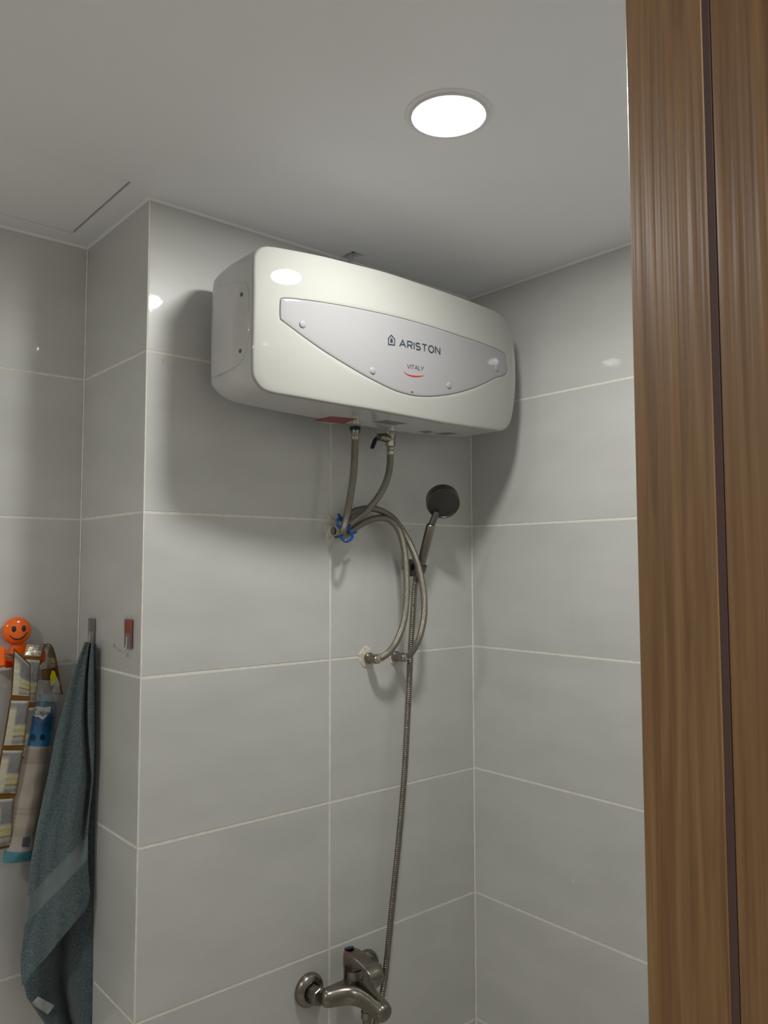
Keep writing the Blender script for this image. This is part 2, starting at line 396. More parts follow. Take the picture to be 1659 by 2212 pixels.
# hatch
hatch = thing('ceiling_hatch', ((hx0+hx1)/2, (hy0+hy1)/2, H), 'flush white access hatch in the ceiling above the recess', 'hatch')
mb = MB(); mb.box((hx0+.002,hy0+.0015,H+.0006),(hx1-.0045,hy1-.002,H+.011), .0008); mb.build('hatch_board', M_ceil, hatch)
mb = MB()
mb.box((hx0-.01,hy0-.01,H+.0125),(hx1+.01,hy0+.02,H+.016)); mb.box((hx0-.01,hy1-.02,H+.0125),(hx1+.01,hy1+.01,H+.016))
mb.box((hx1-.02,hy0+.02,H+.0125),(hx1+.01,hy1-.02,H+.016)); mb.box((hx0-.01,hy0+.02,H+.0125),(hx0+.02,hy1-.02,H+.016))
mb.build('hatch_frame', M_gap, hatch, smooth=False)
# sealant beads where ceiling meets the tiles
for n_, (a, b, off) in enumerate([((XL,D),(-W,D),(0,-1)), ((-W,D),(-W,0),(-1,0)), ((-W,0),(0,0),(0,-1)), ((0,0),(0,YD),(-1,0))]):
    a, b, off = Vector((*a,0)), Vector((*b,0)), Vector((*off,0)); mb = MB()
    q = lambda p: [p+Vector((0,0,H+.001)), p+off*.004+Vector((0,0,H+.001)), p+off*.002+Vector((0,0,H-.002)), p+Vector((0,0,H-.004)), p-off*.001+Vector((0,0,H-.004))]
    mb.loft([q(a), q(b)]); tag(mb.build('trim_%d' % (n_+1), M_ceil if n_ else M_ceil, None), kind='structure')

# ------------------------------------------------------------------ hall outside the door (behind the camera)
for nm, a, b in (('wall_hall_back', (XL-.1,YD-1.3,FL),(.1,YD-1.2,H)), ('wall_hall_left', (XL-.1,YD-1.2,FL),(XL,YD-.1,H)), ('wall_hall_right', (0,YD-1.2,FL),(.1,YD-.1,H))):
    mb = MB(); mb.box(a, b); tag(mb.build(nm, M_paint, None, smooth=False), kind='structure')
ld = bpy.data.lights.new('hall_fill_light', 'AREA'); ld.shape = 'DISK'; ld.size = .15; ld.energy = HALL_FILL_WATTS; ld.color = (1,.975,.955)  # added fill light, unseen behind the camera; no known lamp hangs here
lo = bpy.data.objects.new('hall_fill_light', ld); COL.objects.link(lo); lo.location = (-1.1, YD-.75, H-.003)

# ------------------------------------------------------------------ door frame
door = thing('door_1', (DX, YD-.05, FL), kind='structure')
yA, yB, yC = YD+.001, YD-.0445, YD-.0478     # inner board / groove / outer board along the opening
def vboard(name, x0, x1, y0, y1, z1=DTOP, m_=M_wood, bev=.0012):
    mb = MB(); mb.box((x0,y0,FL),(x1,y1,z1), bev); return mb.build(name, m_, door)
vboard('jamb_board', DX, DX+.045, yB, yA, bev=.0009)
vboard('gasket', DX+.0005, DX+.02, yC-.0005, yB+.0005, m_=M_gasket, bev=.0004)
vboard('jamb_board', DX+.0006, DX+.045, yC-.085, yC, bev=.0012)
vboard('jamb_board', DL-.045, DL, YD-.13, YD+.001)
mb = MB(); mb.box((DL-.045,YD-.13,DTOP),(DX+.045,YD+.001,DTOP+.045),.0012); mb.build('head_board', M_wood, door)

# ------------------------------------------------------------------ downlight
def downlight(LX, LY, label, watts):
    lamp = thing('ceiling_light', (LX,LY,H), label, 'light')
    mb = MB(); mb.lathe((LX,LY,H+.0005), (0,0,-1), [(0,.0665),(.0012,.0672),(.0022,.0665),(.0024,.064),(.0016,.0600),(.0012,.0575)], 64)
    mb.build('flange', M_flange, lamp)
    mb = MB()
    rr = [[Vector((LX+cos(t)*r, LY+sin(t)*r, z)) for t in [2*pi*k/64 for k in range(64)]] for r, z in ((.0578,H-.0008),(.0582,H-.0035),(.0572,H-.0048),(.0562,H-.0044),(.0560,H-.0008))]
    mb.loft(rr, cap0=False, cap1=False); mb.build('rim', M_flange, lamp)
    mb = MB(); mb.lathe((LX,LY,H-.0005), (0,0,-1), [(0,.0556),(.0030,.0556),(.0036,.0545),(.0039,.03),(.0040,.008)], 64)
    mb.build('diffuser', M_diff, lamp)
    ld2 = bpy.data.lights.new('lamp_light', 'AREA'); ld2.shape = 'DISK'; ld2.size = .108; ld2.energy = watts; ld2.color = (1,.985,.95)
    lo2 = bpy.data.objects.new('lamp_light', ld2); COL.objects.link(lo2); lo2.parent = lamp; lo2.location = (0,0,-.0046)
downlight(-.6441, -.5606, 'round white recessed LED downlight glowing in the ceiling', LAMP_WATTS)
downlight(-2.14, -.43, 'second recessed LED downlight at the far left end of the bathroom ceiling, out of frame', LAMP2_WATTS)

# ------------------------------------------------------------------ water heater
HCX, HCZ = -.43, .322
def F(x, z):
    u = min(1.0, abs((x-HCX)/.345)); return -(.212+.037*(1-u**2.5)) + .007*((z-.337)/.13)**2
def on_front(px, py):
    Y = -.23
    for _ in range(8): p = onY(px, py, Y); Y = F(p.x, p.z)
    return onY(px, py, Y)
def z1(x, y): return on_front(420+x/2.304, 500+y/2.304)       # crop coordinates of the heater close-up
outline_px = [(297,125),(310,95),(335,75),(370,70),(480,88),(640,120),(800,160),(960,202),(1120,255),(1280,310),(1420,362),(1500,395),(1550,430),(1578,475),(1592,560),(1600,650),(1600,780),(1592,870),(1578,940),(1560,975),(1530,992),(1490,990),(1300,965),(1100,930),(900,893),(700,860),(500,825),(400,808),(345,790),(310,755),(290,705),(292,500),(295,300)]
panel_px = [(428,345),(435,332),(520,338),(680,360),(840,390),(1000,425),(1160,468),(1320,520),(1460,568),(1545,608),(1552,630),(1555,700),(1500,728),(1400,775),(1300,805),(1200,820),(1100,818),(1000,792),(900,745),(800,690),(650,598),(550,528),(440,446),(428,435)]
def smooth_loop(pts, n_sub=8):
    P = [Vector((p.x, p.z)) for p in pts]; out = []; N = len(P)
    for i in range(N):
        a, b, c, d = P[i-1], P[i], P[(i+1)%N], P[(i+2)%N]
        # centripetal-ish: use half tangents limited by segment length
        L_ = (c-b).length
        tb = (c-a).normalized()*L_; tc = (d-b).normalized()*L_
        for k in range(n_sub):
            t = k/n_sub; h1 = 2*t**3-3*t*t+1; h2 = t**3-2*t*t+t; h3 = -2*t**3+3*t*t; h4 = t**3-t*t
            out.append(b*h1+tb*h2+c*h3+tc*h4)
    return out
def by_angle(loop, n):
    """resample a star-shaped loop by angle from the heater's middle, denser near the ends"""
    out = []; c = Vector((HCX, HCZ)); L = [p-c for p in loop]
    for k in range(n):
        a = 2*pi*k/n; a = a - .38*sin(2*a)*1.0     # denser round 0 and pi
        d = Vector((cos(a), sin(a))); best = None
        for i in range(len(L)):
            p, q = L[i], L[(i+1)%len(L)]; e = q-p; den = d.x*e.y-d.y*e.x
            if abs(den) < 1e-12: continue
            t = (p.x*e.y-p.y*e.x)/den; s_ = (p.x*d.y-p.y*d.x)/den
            if t > 0 and -1e-6 <= s_ <= 1+1e-6: best = t if best is None else max(best, t)
        out.append(c+d*(best if best else .1))
    return out
def inset(loop, o, kx=1):
    n = len(loop); out = []
    for i in range(n):
        t = (loop[(i+1)%n]-loop[i-1]).normalized(); nrm = Vector((-t.y, t.x))     # loop runs counter-clockwise: left = inwards
        out.append(loop[i]+Vector((nrm.x*kx, nrm.y))*o)
    return out
NL = 288
outl = by_angle(smooth_loop([z1(*p) for p in outline_px]), NL)
pan = by_angle(smooth_loop([z1(*p) for p in panel_px], 6), NL)
heater = thing('water_heater', (HCX, 0, HCZ), 'wide white wall-hung electric water heater with rounded corners', 'water heater')
to3 = lambda L_, f: [Vector((p.x, f(p), p.y)) for p in L_]
Fp = lambda p, d=0: F(p.x, p.y)+d
# front cover: rim, front face, groove round the panel
rings = []
rings.append(to3(inset(outl,.0012), lambda p: Fp(p,.0062)))
rings.append(to3(outl, lambda p: Fp(p,.0050)))
for o_, dy in ((.0002,.0040),(.0010,.0018),(.0024,.0005),(.0045,0)): rings.append(to3(inset(outl,o_), lambda p: Fp(p,dy)))
a_ = inset(outl,.0045); b_ = inset(pan,-.0016)
for k in range(1, 13):
    t = k/12; rings.append(to3([a_[i].lerp(b_[i], t) for i in range(NL)], lambda p: Fp(p)))
rings.append(to3(inset(pan,-.0009), lambda p: Fp(p,.0004)))
rings.append(to3(inset(pan,-.0007), lambda p: Fp(p,.0020)))
rings.append(to3(inset(pan,.006), lambda p: Fp(p,.0022)))
mb = MB(); mb.loft(rings, cap0=False, cap1=False); mb.build('front_cover', M_shell, heater, angle=60)
rings = [to3(inset(pan,.0006), lambda p: Fp(p,.0021)), to3(inset(pan,.0001), lambda p: Fp(p,.0002)), to3(inset(pan,.0010), lambda p: Fp(p,-.0006)), to3(inset(pan,.0022), lambda p: Fp(p,-.0009))]
base = inset(pan,.0022); c2 = Vector((HCX,HCZ))
for t in (.95,.85,.7,.55,.4,.25,.1): rings.append(to3([c2+(p-c2)*t for p in base], lambda p: Fp(p,-.0009)))
mb = MB(); mb.loft(rings, cap0=False); mb.build('front_panel', M_panel, heater, angle=60)
# body behind the cover
rings = []
rings.append(to3(inset(outl,.0030), lambda p: Fp(p,.0054))); rings.append(to3(inset(outl,.0005), lambda p: Fp(p,.0058)))
for o_, y in ((.0004,-.180),(.0005,-.110),(.0022,-.095),(.006,-.080),(.013,-.068),(.022,-.061),(.034,-.058)): rings.append(to3(inset(outl,o_,.08 if o_ > .003 else 1), lambda p: y))
mb = MB(); mb.loft(rings, cap0=False); mb.build('tank_body', M_shell_lifted, heater, angle=60)
# wall bracket holding it
mb = MB(); mb.box((-.60,-.060,.30),(-.26,-.004,.335),.002); mb.box((-.60,-.006,.27),(-.26,-.0005,.40),.001); mb.build('wall_bracket', M_gap, heater)
# side covers with screws
xl = min(p.x for p in outl)
def side_plate(x, s, name):
    P = [(-.074,.4222),(-.120,.4145),(-.166,.4080),(-.180,.4030),(-.190,.3930),(-.1955,.378),(-.1965,.342),(-.1955,.300),(-.190,.278),(-.178,.264),(-.160,.2565),(-.120,.2530),(-.074,.2518)]
    c = Vector((-.11,.337)); rg = []
    for sc, off in ((1,-.0012),(1,.0006),(.985,.0016),(.96,.0019)): rg.append([Vector((x-s*off, c.x+(a-c.x)*(1 if a > -.08 else sc), c.y+(b-c.y)*sc)) for a, b in P])
    mb = MB(); mb.loft(rg, cap0=False); pl = mb.build(name, M_shell_lifted, heater, angle=30)
    for a, b in ((-.1738,.3815),(-.1712,.2803)):
        mb = MB(); mb.lathe((x-s*.0016,a,b), (-s,0,0), [(0,.0042),(.0012,.0038),(.0008,.0022),(.0006,.0008)], 16); mb.build('screw', M_gap, pl)
side_plate(xl+.0008, 1, 'side_cover')
side_plate(max(p.x for p in outl)-.0008, -1, 'side_cover')
# screw caps on the front panel
for q in ((537,463),(886,694),(1265,767),(1502,683)):
    p = z1(*q); y = F(p.x,p.z); nrm = Vector((-(F(p.x+.002,p.z)-F(p.x-.002,p.z))/.004, 1, -(F(p.x,p.z+.002)-F(p.x,p.z-.002))/.004)).normalized()*-1
    mb = MB(); mb.lathe(Vector((p.x,y-.0005,p.z)), nrm, [(0,.0068),(.0010,.0067),(.0020,.0058),(.0026,.0035),(.0027,.001)], 28)
    mb.build('screw_cap', M_panel, heater, angle=50)
# lettering: strokes on the front surface
def strokes(lines, to_xz, wd, m_, name, parent=heater, depth=.0005):
    mb = MB()
    for ln in lines:
        P = [to_xz(*q) for q in ln]
        for i in range(len(P)-1):
            a, b = P[i], P[i+1]; d = (b-a).normalized(); n = Vector((-d.y, d.x))*wd/2; e = d*wd/2
            aa = a-e if i else a; bb = b+e if i < len(P)-2 else b
            qd = [aa-n, bb-n, bb+n, aa+n]
            mb.loft([[Vector((v.x, F(v.x,v.y)-.0008, v.y)) for v in qd], [Vector((v.x, F(v.x,v.y)-.0009-depth, v.y)) for v in qd]])
    return mb.build(name, m_, parent, smooth=False)
def arc(cx, cy, rx, ry, a0, a1, n=8): return [(cx+rx*cos(radians(a0+(a1-a0)*k/n)), cy+ry*sin(radians(a0+(a1-a0)*k/n))) for k in range(n+1)]
GL = {'A': (1.0, [[(0,0),(.5,1),(1,0)],[(.2,.34),(.8,.34)]]),
      'R': (.78, [[(0,0),(0,1),(.5,1)]+arc(.5,.72,.26,.28,90,-90)+[(0,.44)],[(.38,.44),(.76,0)]]),
      'I': (.0, [[(0,0),(0,1)]]),
      'S': (.76, [arc(.40,.74,.33,.25,35,90,3)[::1]+arc(.36,.75,.34,.25,90,255,7)+arc(.40,.26,.34,.25,75,-90,7)+arc(.36,.25,.36,.25,-90,-150,3)]),
      'T': (.84, [[(0,1),(.84,1)],[(.42,1),(.42,0)]]),
      'O': (.92, [arc(.46,.5,.46,.5,0,360,20)]),
      'N': (.82, [[(0,0),(0,1),(.82,0),(.82,1)]]),
      'V': (.9, [[(0,1),(.45,0),(.9,1)]]), 'L': (.62, [[(0,1),(0,0),(.62,0)]]), 'Y': (.9, [[(0,1),(.45,.45),(.9,1)],[(.45,.45),(.45,0)]])}
def word(txt, p0, p1, h, wd, m_, name, gap=.32):
    """txt between xz points p0 and p1 (baseline), letter height h"""
    tot = sum(GL[c][0] for c in txt)*1.0+gap*(len(txt)-1); d = (p1-p0); sx = d.length/tot; dx = d.normalized(); up = Vector((0,1)); lines = []; x = 0
    L_ = []
    for c in txt:
        for ln in GL[c][1]: L_.append([(x+a, b) for a, b in ln])
        x += GL[c][0]+gap
    return strokes(L_, lambda a, b: p0+dx*(a*sx)+up*(b*h), wd, m_, name)
xz = lambda p: Vector((p.x, p.z))
word('ARISTON', xz(z1(1020,572)), xz(z1(1220,611)), .0132, .0025, M_ink, 'lettering')
word('VITALY', xz(z1(1057,681)), xz(z1(1139,693)), .0078, .0013, M_ink2, 'lettering', gap=.26)
# house emblem: outline and a small solid house with a chimney
hp = [xz(z1(*q)) for q in ((978,513),(961,532),(962,565),(996,569),(997,536))]
c_h = sum(hp, Vector((0,0)))/5
mb = MB()
n5 = 5; inn = [c_h+(p-c_h)*.76 for p in hp]
for i in range(5):
    j = (i+1)%5; q = [hp[i],hp[j],inn[j],inn[i]]
    mb.loft([[Vector((v.x,F(v.x,v.y)-.0008,v.y)) for v in q],[Vector((v.x,F(v.x,v.y)-.0014,v.y)) for v in q]])
hq = [xz(z1(*q)) for q in ((979,530),(973,537),(973,553),(985,555),(985,540))]
mb.loft([[Vector((v.x,F(v.x,v.y)-.0008,v.y)) for v in hq],[Vector((v.x,F(v.x,v.y)-.0014,v.y)) for v in hq]])
mb.build('emblem', M_ink, heater, smooth=False)
up_ = [(1040,697),(1052,707),(1068,714),(1085,717),(1103,718.5),(1122,718.5),(1143,717)]
dn_ = [(1040,697.5),(1050,710),(1066,719),(1085,724.5),(1103,726),(1122,724),(1143,718)]
mb = MB()
for i in range(6):
    q = [xz(z1(*p)) for p in (up_[i],up_[i+1],dn_[i+1],dn_[i])]
    mb.loft([[Vector((v.x,F(v.x,v.y)-.0008,v.y)) for v in q],[Vector((v.x,F(v.x,v.y)-.0013,v.y)) for v in q]])
mb.build('red_smile_mark', M_red, heater, smooth=False)
p = z1(1082,799); mb = MB(); mb.box((p.x-.0032,F(p.x,p.z)-.0016,p.z-.0013),(p.x+.0032,F(p.x,p.z)-.0006,p.z+.0013),.0004); mb.build('indicator_window', M_ink2, heater)
# underside stickers and pipe collars
zb = min(p.y for p in outl)
def zbot(x): # bottom height of the body at x
    return min((abs(p.x-x), p.y) for p in outl if p.y < HCZ)[1]
def sticker(px, name, m_):
    P = []
    for (x, y) in px:
        z = .2
        for _ in range(6): q = onZ(x, y, z); z = zbot(q.x)+.0008
        P.append(Vector((q.x, q.y, z)))
    mb = MB(); mb.loft([[v-Vector((0,0,.0001)) for v in P],[v-Vector((0,0,.0007)) for v in P]]); mb.build(name, m_, heater, smooth=False)
sticker([(677,908),(714,899),(772,904),(742,915)], 'sticker', M_stick_red)
sticker([(690,912),(712,907),(738,910),(722,916)], 'sticker', M_label)
sticker([(805,911),(835,907),(880,914),(850,918)], 'sticker', M_stick_grey)
sticker([(905,932),(925,930),(938,933),(920,936)], 'sticker', M_stick_grey)
sticker([(938,936),(968,933),(988,936),(960,940)], 'sticker', M_stick_green)

# ------------------------------------------------------------------ hoses and fittings below the heater
YA = -.066
pA = onY(767,926,YA); zA = zbot(pA.x)
def hexa(mb, c, axis, prof): mb.lathe(c, axis, prof, 6)
# hot outlet of the heater
mb = MB(); mb.lathe((pA.x,YA,zA+.004), (0,0,-1), [(0,.0120),(.006,.0120),(.0075,.0100),(.014,.0098)], 24); mb.build('outlet_collar', M_navy, heater)
def hose(name, label, px, ends, group, tubr=.0075):
    P = [onY(x, y, Y) for x, y, Y in px]; S = spline(P, .004)
    root = thing(name, P[0], label, 'hose', group)
    mb = MB(); mb.tube(S, tubr, 14); mb.build('braided_sleeve', M_braid, root, angle=80)
    def ferrule(a, d):
        mb = MB(); mb.lathe(a-d*.004, d, [(0,.0080),(.002,.0086),(.006,.0086),(.007,.0074),(.010,.0074),(.011,.0086),(.016,.0086),(.018,.0072),(.0181,.003)], 20); mb.build('ferrule', M_chrome, root, angle=30)
    ferrule(S[0], (S[2]-S[0]).normalized()); ferrule(S[-1], (S[-3]-S[-1]).normalized())
    # coupling nuts
    for e, tip, s_ in ((S[0], -1, S[0]-S[2]), (S[-1], 1, S[-1]-S[-3])):
        if (tip == -1 and not ends[0]) or (tip == 1 and not ends[1]): continue
        d = s_.normalized() if tip == 1 else Vector((0,0,1)); 
        if tip == 1: d = Vector((0,1,0))
        mb = MB(); hexa(mb, e-d*.001, d, [(0,.0095),(.0015,.0113),(.0145,.0113),(.016,.0102)]); mb.build('nut', M_chrome if tip == -1 else M_steel, root, angle=25)
    return root
hoseA = hose('flexible_hose', 'braided steel hose from the navy-collared heater outlet, ending at the left wall stub',
    [(767,936,YA),(766,985,YA),(763,1030,-.064),(757,1070,-.062),(751,1103,-.060),(745,1130,-.058),(741,1148,-.054),(744,1157,-.044),(752,1153,-.034),(764,1143,-.028),(780,1132,-.026),(800,1123,-.027),(822,1119,-.032),(843,1124,-.040),(859,1141,-.050),(869,1166,-.058),(875,1200,-.066),(878,1245,-.074),(878,1292,-.080),(874,1333,-.082),(866,1364,-.079),(854,1390,-.071),(838,1411,-.058),(823,1421,-.046),(816,1424,-.036)], (1,1), 'braided hoses of the heater')
YB = -.068
hoseB = hose('flexible_hose', 'braided steel hose from the lever valve to the right of the two wall stubs',
    [(843,969,YB),(842,1005,YB),(836,1035,-.068),(824,1062,-.064),(806,1088,-.056),(787,1108,-.050),(769,1121,-.046),(757,1130,-.042),(750,1128,-.034),(752,1116,-.026),(762,1107,-.024),(778,1101,-.024),(800,1098,-.026),(824,1104,-.030),(848,1119,-.036),(866,1142,-.044),(883,1170,-.054),(898,1205,-.064),(909,1245,-.074),(916,1290,-.082),(916,1330,-.084),(909,1368,-.080),(899,1394,-.070),(888,1411,-.056),(880,1418,-.045),(874,1420,-.036)], (0,1), 'braided hoses of the heater')
# nut of hose A sits right under the collar, valve above hose B
pB = onY(843,926,YB); zB = zbot(pB.x); pb2 = onY(843,966,YB)
valve = thing('safety_valve', (pB.x,YB,zB), 'small nickel safety valve with a navy lever under the heater', 'valve')
mb = MB(); mb.lathe((pB.x,YB,zB+.004), (0,0,-1), [(0,.0125),(.005,.0125),(.0055,.011),(.008,.011)], 24); mb.lathe((pB.x,YB,zB-.003), (0,0,-1), [(0,.0105),(.001,.0115),(.008,.0115),(.0095,.010),(.012,.0092)], 6)
mb.build('inlet_nut', M_chrome, valve, angle=25)
L_v = (zB-.012)-(pb2.z+.014)
mb = MB(); mb.lathe((pB.x,YB,zB-.010), (0,0,-1), [(0,.0088),(.002,.0094),(L_v*.55,.0098),(L_v*.6,.0088),(L_v,.0088)], 24); mb.build('valve_body', M_chrome, valve)
mb = MB(); mb.lathe((pB.x,YB,pb2.z+.016), (0,0,-1), [(0,.0098),(.0015,.0113),(.013,.0113),(.0145,.010)], 6); mb.build('outlet_nut', M_chrome, valve, angle=25)
zc = zB-.010-L_v*.42
a0 = Vector((pB.x,YB,zc)); a1 = onY(818,944,YB-.004)
S = spline([a0, a0.lerp(a1,.6)+Vector((0,0,.0005)), a1], .003)
mb = MB(); mb.tube(S, [.0095 if i < len(S)*.6 else .0085 for i in range(len(S))], 16); mb.lathe(a1+Vector((.003,0,.001)), (-1,0,-.6), [(0,.0062),(.003,.0062),(.004,.004)], 12); mb.build('side_spout', M_steel, valve)
l0, l1 = onY(812,946,YB-.008), onY(804,968,YB-.012)
mb = MB(); mb.tube([l0, l0.lerp(l1,.3), l0.lerp(l1,.7), l1], [.0040,.0056,.0054,.0050], 10, squash=.6); mb.build('lever', M_navy, valve)
# wall stubs with their cement rings
def blob(c, rx, rz, seed, y=-.0006, th=.0022, n=56, amp=.25):
    rnd = random.Random(seed); ph = [(rnd.uniform(0,6.28), rnd.uniform(.3,1)) for _ in range(5)]; pts = []
    for k in range(n):
        a = 2*pi*k/n; r = 1+amp*sum(math.sin((1,2,3,5,7)[i]*a+p)*q/(1+.4*i) for i, (p, q) in enumerate(ph))/2.4+rnd.uniform(-.07,.07)
        pts.append((cos(a)*rx*r, sin(a)*rz*r))
    lay = lambda s_, yy: [Vector((c.x+a*s_, yy, c.z+b*s_)) for a, b in pts]
    mb = MB(); mb.loft([lay(1,y+.001), lay(.98,y), lay(.82,y-th*.7), lay(.5,y-th)]); return mb
for k, (px, py) in enumerate(((790,1420),(850,1418))):
    c = onY(px, py, 0); mb = blob(c, .0200 if k == 0 else .0150, .0250 if k == 0 else .0215, 3+k); mb.build('cement_patch', M_plaster, wall_back, angle=80)
    st = thing('pipe_stub', (c.x,0,c.z), ('left' if k == 0 else 'right')+' of the two nickel threaded pipe stubs set in cement on the back wall', 'pipe')
    e = (onY(816,1424,-.036), onY(874,1420,-.036))[k]
    mb = MB(); mb.lathe((e.x,-.0005,e.z), (0,-1,0), [(0,.0098),(.003,.0120),(.009,.0122),(.011,.0098),(.0205,.0095)], 24); mb.build('elbow_socket', M_steel, st)
# open wall stub by the clip
c = onY(715,1147,0)
blob(c, .0215, .030, 21, amp=.5).build('cement_patch', M_plaster, wall_back, angle=80)
c2_ = onY(712,1182,0); blob(c2_, .003, .012, 9, amp=.5).build('cement_patch', M_plaster, wall_back, angle=80)
plug = thing('pipe_stub', (c.x,0,c.z), 'open white plastic pipe stub in broken cement beside the blue clip', 'pipe')
mb = MB(); ct = onY(717,1147,-.003)
rg = [[Vector((ct.x+cos(t)*r, y, ct.z+sin(t)*r)) for t in [2*pi*k/28 for k in range(28)]] for r, y in ((.0115,.0),(.0120,-.008),(.0105,-.0105),(.0085,-.0095),(.0078,-.004),(.0076,-.0015))]
mb.loft(rg, cap0=False, cap1=False); mb.build('pipe_collar', M_pvc, plug)
mb = MB(); mb.lathe((ct.x,-.0022,ct.z), (0,-1,0), [(0,.0077),(.0004,.0076)], 24); mb.loft([[Vector((ct.x+cos(t)*.0079, y, ct.z+sin(t)*.0079)) for t in [2*pi*k/24 for k in range(24)]] for y in (-.002,-.0085)], cap0=False, cap1=False); mb.build('bore', M_void, plug)
# small raised white spots on the back wall
for k, (px, py, rx, rz) in enumerate(((352,777,.0014,.0065),(357,835,.001,.002))):
    blob(onY(px,py,0), rx, rz, 40+k, th=.0006, n=14, amp=.4).build('white_spot', M_plaster, wall_back, angle=80)

# blue clip holding both hoses
def zc_(x, y, Y): return onY(720+x/9.217, 1060+y/9.217, Y)
clip = thing('pipe_clip', onY(742,1140,-.05), 'bright blue plastic clip tying the hoses to the wall stub', 'clip')
def bt(pts, r): S = spline([zc_(*p) for p in pts], .002); return S, [r*(.8+.2*min(1,i/3,(len(S)-1-i)/3)) for i in range(len(S))]
mb = MB(); S, R = bt([(40,925,-.018),(90,918,-.030),(135,920,-.046),(180,965,-.062),(235,1003,-.072),(300,1000,-.072),(355,960,-.066),(380,900,-.060),(362,850,-.056),(325,800,-.052),(305,755,-.050),(312,715,-.048),(322,690,-.046)], .0031); mb.tube(S, R, 10)
S, R = bt([(362,850,-.056),(405,838,-.054),(455,826,-.050)], .0033); mb.tube(S, R, 10); mb.build('clip_arm', M_blue, clip)
mb = MB(); S, R = bt([(92,462,-.046),(125,510,-.048),(160,565,-.050),(150,600,-.052)], .0034); mb.tube(S, R, 10)
S, R = bt([(150,520,-.050),(95,575,-.050),(80,640,-.050),(100,700,-.052),(150,745,-.054),(190,790,-.058)], .0033); mb.tube(S, R, 10); mb.build('clip_arm', M_blue, clip)
# conduit above the heater
c = onZ(757,550,H); 
P = [Vector((c.x,c.y,H+.03)), Vector((c.x,c.y,H-.01)), Vector((c.x+.001,c.y,.54)), Vector((c.x+.002,c.y-.001,.48)), Vector((c.x+.004,-.045,.43))]
cond = thing('cable_conduit', (c.x,c.y,H), 'short pale grey conduit dropping from the ceiling cut-out behind the heater', 'conduit')
mb = MB(); mb.tube(spline(P,.01), .0045, 14); mb.build('conduit_tube', mat('conduit_grey',(.42,.44,.47),.5), cond)

# ------------------------------------------------------------------ shower mixer
MX, MY, MZ = -.427, -.056, -.964
mixer = thing('shower_mixer', (MX, 0, MZ), 'brushed nickel single-lever shower mixer low on the back wall', 'faucet')
for sx in (-.075, .075):
    mb = MB(); mb.lathe((MX+sx,0,MZ), (0,-1,0), [(0,.0325),(.003,.0335),(.009,.0325),(.015,.0285),(.018,.0215),(.0165,.0175),(.010,.0160)], 40); mb.build('wall_flange', M_steel, mixer)
    mb = MB(); mb.lathe((MX+sx,-.006,MZ), (0,-1,0), [(0,.0125),(.010,.0125),(.0105,.0168),(.012,.0178),(.036,.0178),(.038,.0165),(.0385,.012)], 8); mb.build('union_nut', M_steel, mixer, angle=25)
def skin(name, verts, edges, radii, m_, parent, lv=3):
    me = bpy.data.meshes.new(name); o_ = origin(parent); me.from_pydata([tuple(Vector(v)-o_) for v in verts], edges, [])
    me.materials.append(m_); o = bpy.data.objects.new(name, me); COL.objects.link(o); o.parent = parent
    md = o.modifiers.new('skin', 'SKIN'); md.use_smooth_shade = True
    for i, r in enumerate(radii): me.skin_vertices[0].data[i].radius = r if isinstance(r, tuple) else (r, r)
    me.skin_vertices[0].data[0].use_root = True
    sb = o.modifiers.new('sub', 'SUBSURF'); sb.levels = lv; sb.render_levels = lv
    return o
if True:
    verts = [(MX,MY,MZ),(MX-.030,MY,MZ),(MX-.058,MY+.003,MZ-.001),(MX-.080,MY+.008,MZ-.001),(MX+.030,MY,MZ),(MX+.058,MY+.003,MZ-.001),(MX+.080,MY+.008,MZ-.001),
             (MX,MY-.035,MZ-.001),(MX,MY-.068,MZ-.006),(MX,MY-.095,MZ-.012),(MX,MY-.106,MZ-.014)]
    skin('mixer_body', verts, [(0,1),(1,2),(2,3),(0,4),(4,5),(5,6),(0,7),(7,8),(8,9),(9,10)], [.0245,.0225,.0205,.0175,.0225,.0205,.0175,.0235,.0215,.0205,.0165], M_steel, mixer)
mb = MB(); mb.lathe((MX,MY,MZ), (0,0,1), [(.0,.024),(.012,.0225),(.020,.0208),(.0385,.0208),(.0390,.0195)], 40); mb.build('neck', M_steel, mixer)
# lever cap: round over the neck, running forward into a paddle
def capring(y, hw, zt, zb_, k=4):
    R = []
    for i in range(32):
        a = 2*pi*i/32; cx = abs(cos(a))**(2/k)*(1 if cos(a) >= 0 else -1); cz = abs(sin(a))**(2/k)*(1 if sin(a) >= 0 else -1)
        R.append(Vector((MX+cx*hw, y, (zt+zb_)/2+cz*(zt-zb_)/2)))
    return R
mb = MB(); zt = MZ+.074
rings = []
for i in range(11):
    t = i/10; y = MY+.0215-t*.043; hw = max(.0035, .0218*math.sqrt(max(0, 1-((y-MY)/.0222)**2))) if y > MY else .0218-.0015*(MY-y)/.02
    rings.append(capring(y, hw, zt-.0015-.001*t, MZ+.0345+max(0,(t-.7))*.02))
rings += [capring(MY-.030,.0190,zt-.004,MZ+.047), capring(MY-.045,.0172,zt-.007,MZ+.054), capring(MY-.058,.0165,zt-.011,MZ+.055), capring(MY-.068,.0160,zt-.016,MZ+.051), capring(MY-.074,.0150,zt-.021,MZ+.046), capring(MY-.076,.0120,zt-.024,MZ+.044)]
mb.loft(rings); mb.build('lever', M_steel, mixer, angle=50)
mb = MB(); mb.lathe((MX,MY+.0148,MZ+.0725), (.0,.3,1), [(0,.0105),(.0016,.0102),(.0024,.007)], 24); mb.build('indicator', M_navy, mixer)
mb = MB(); mb.box((MX-.0172,MY+.002,MZ+.0695),(MX-.0120,MY+.008,MZ+.0728),.0008); mb.build('indicator', M_red, mixer)
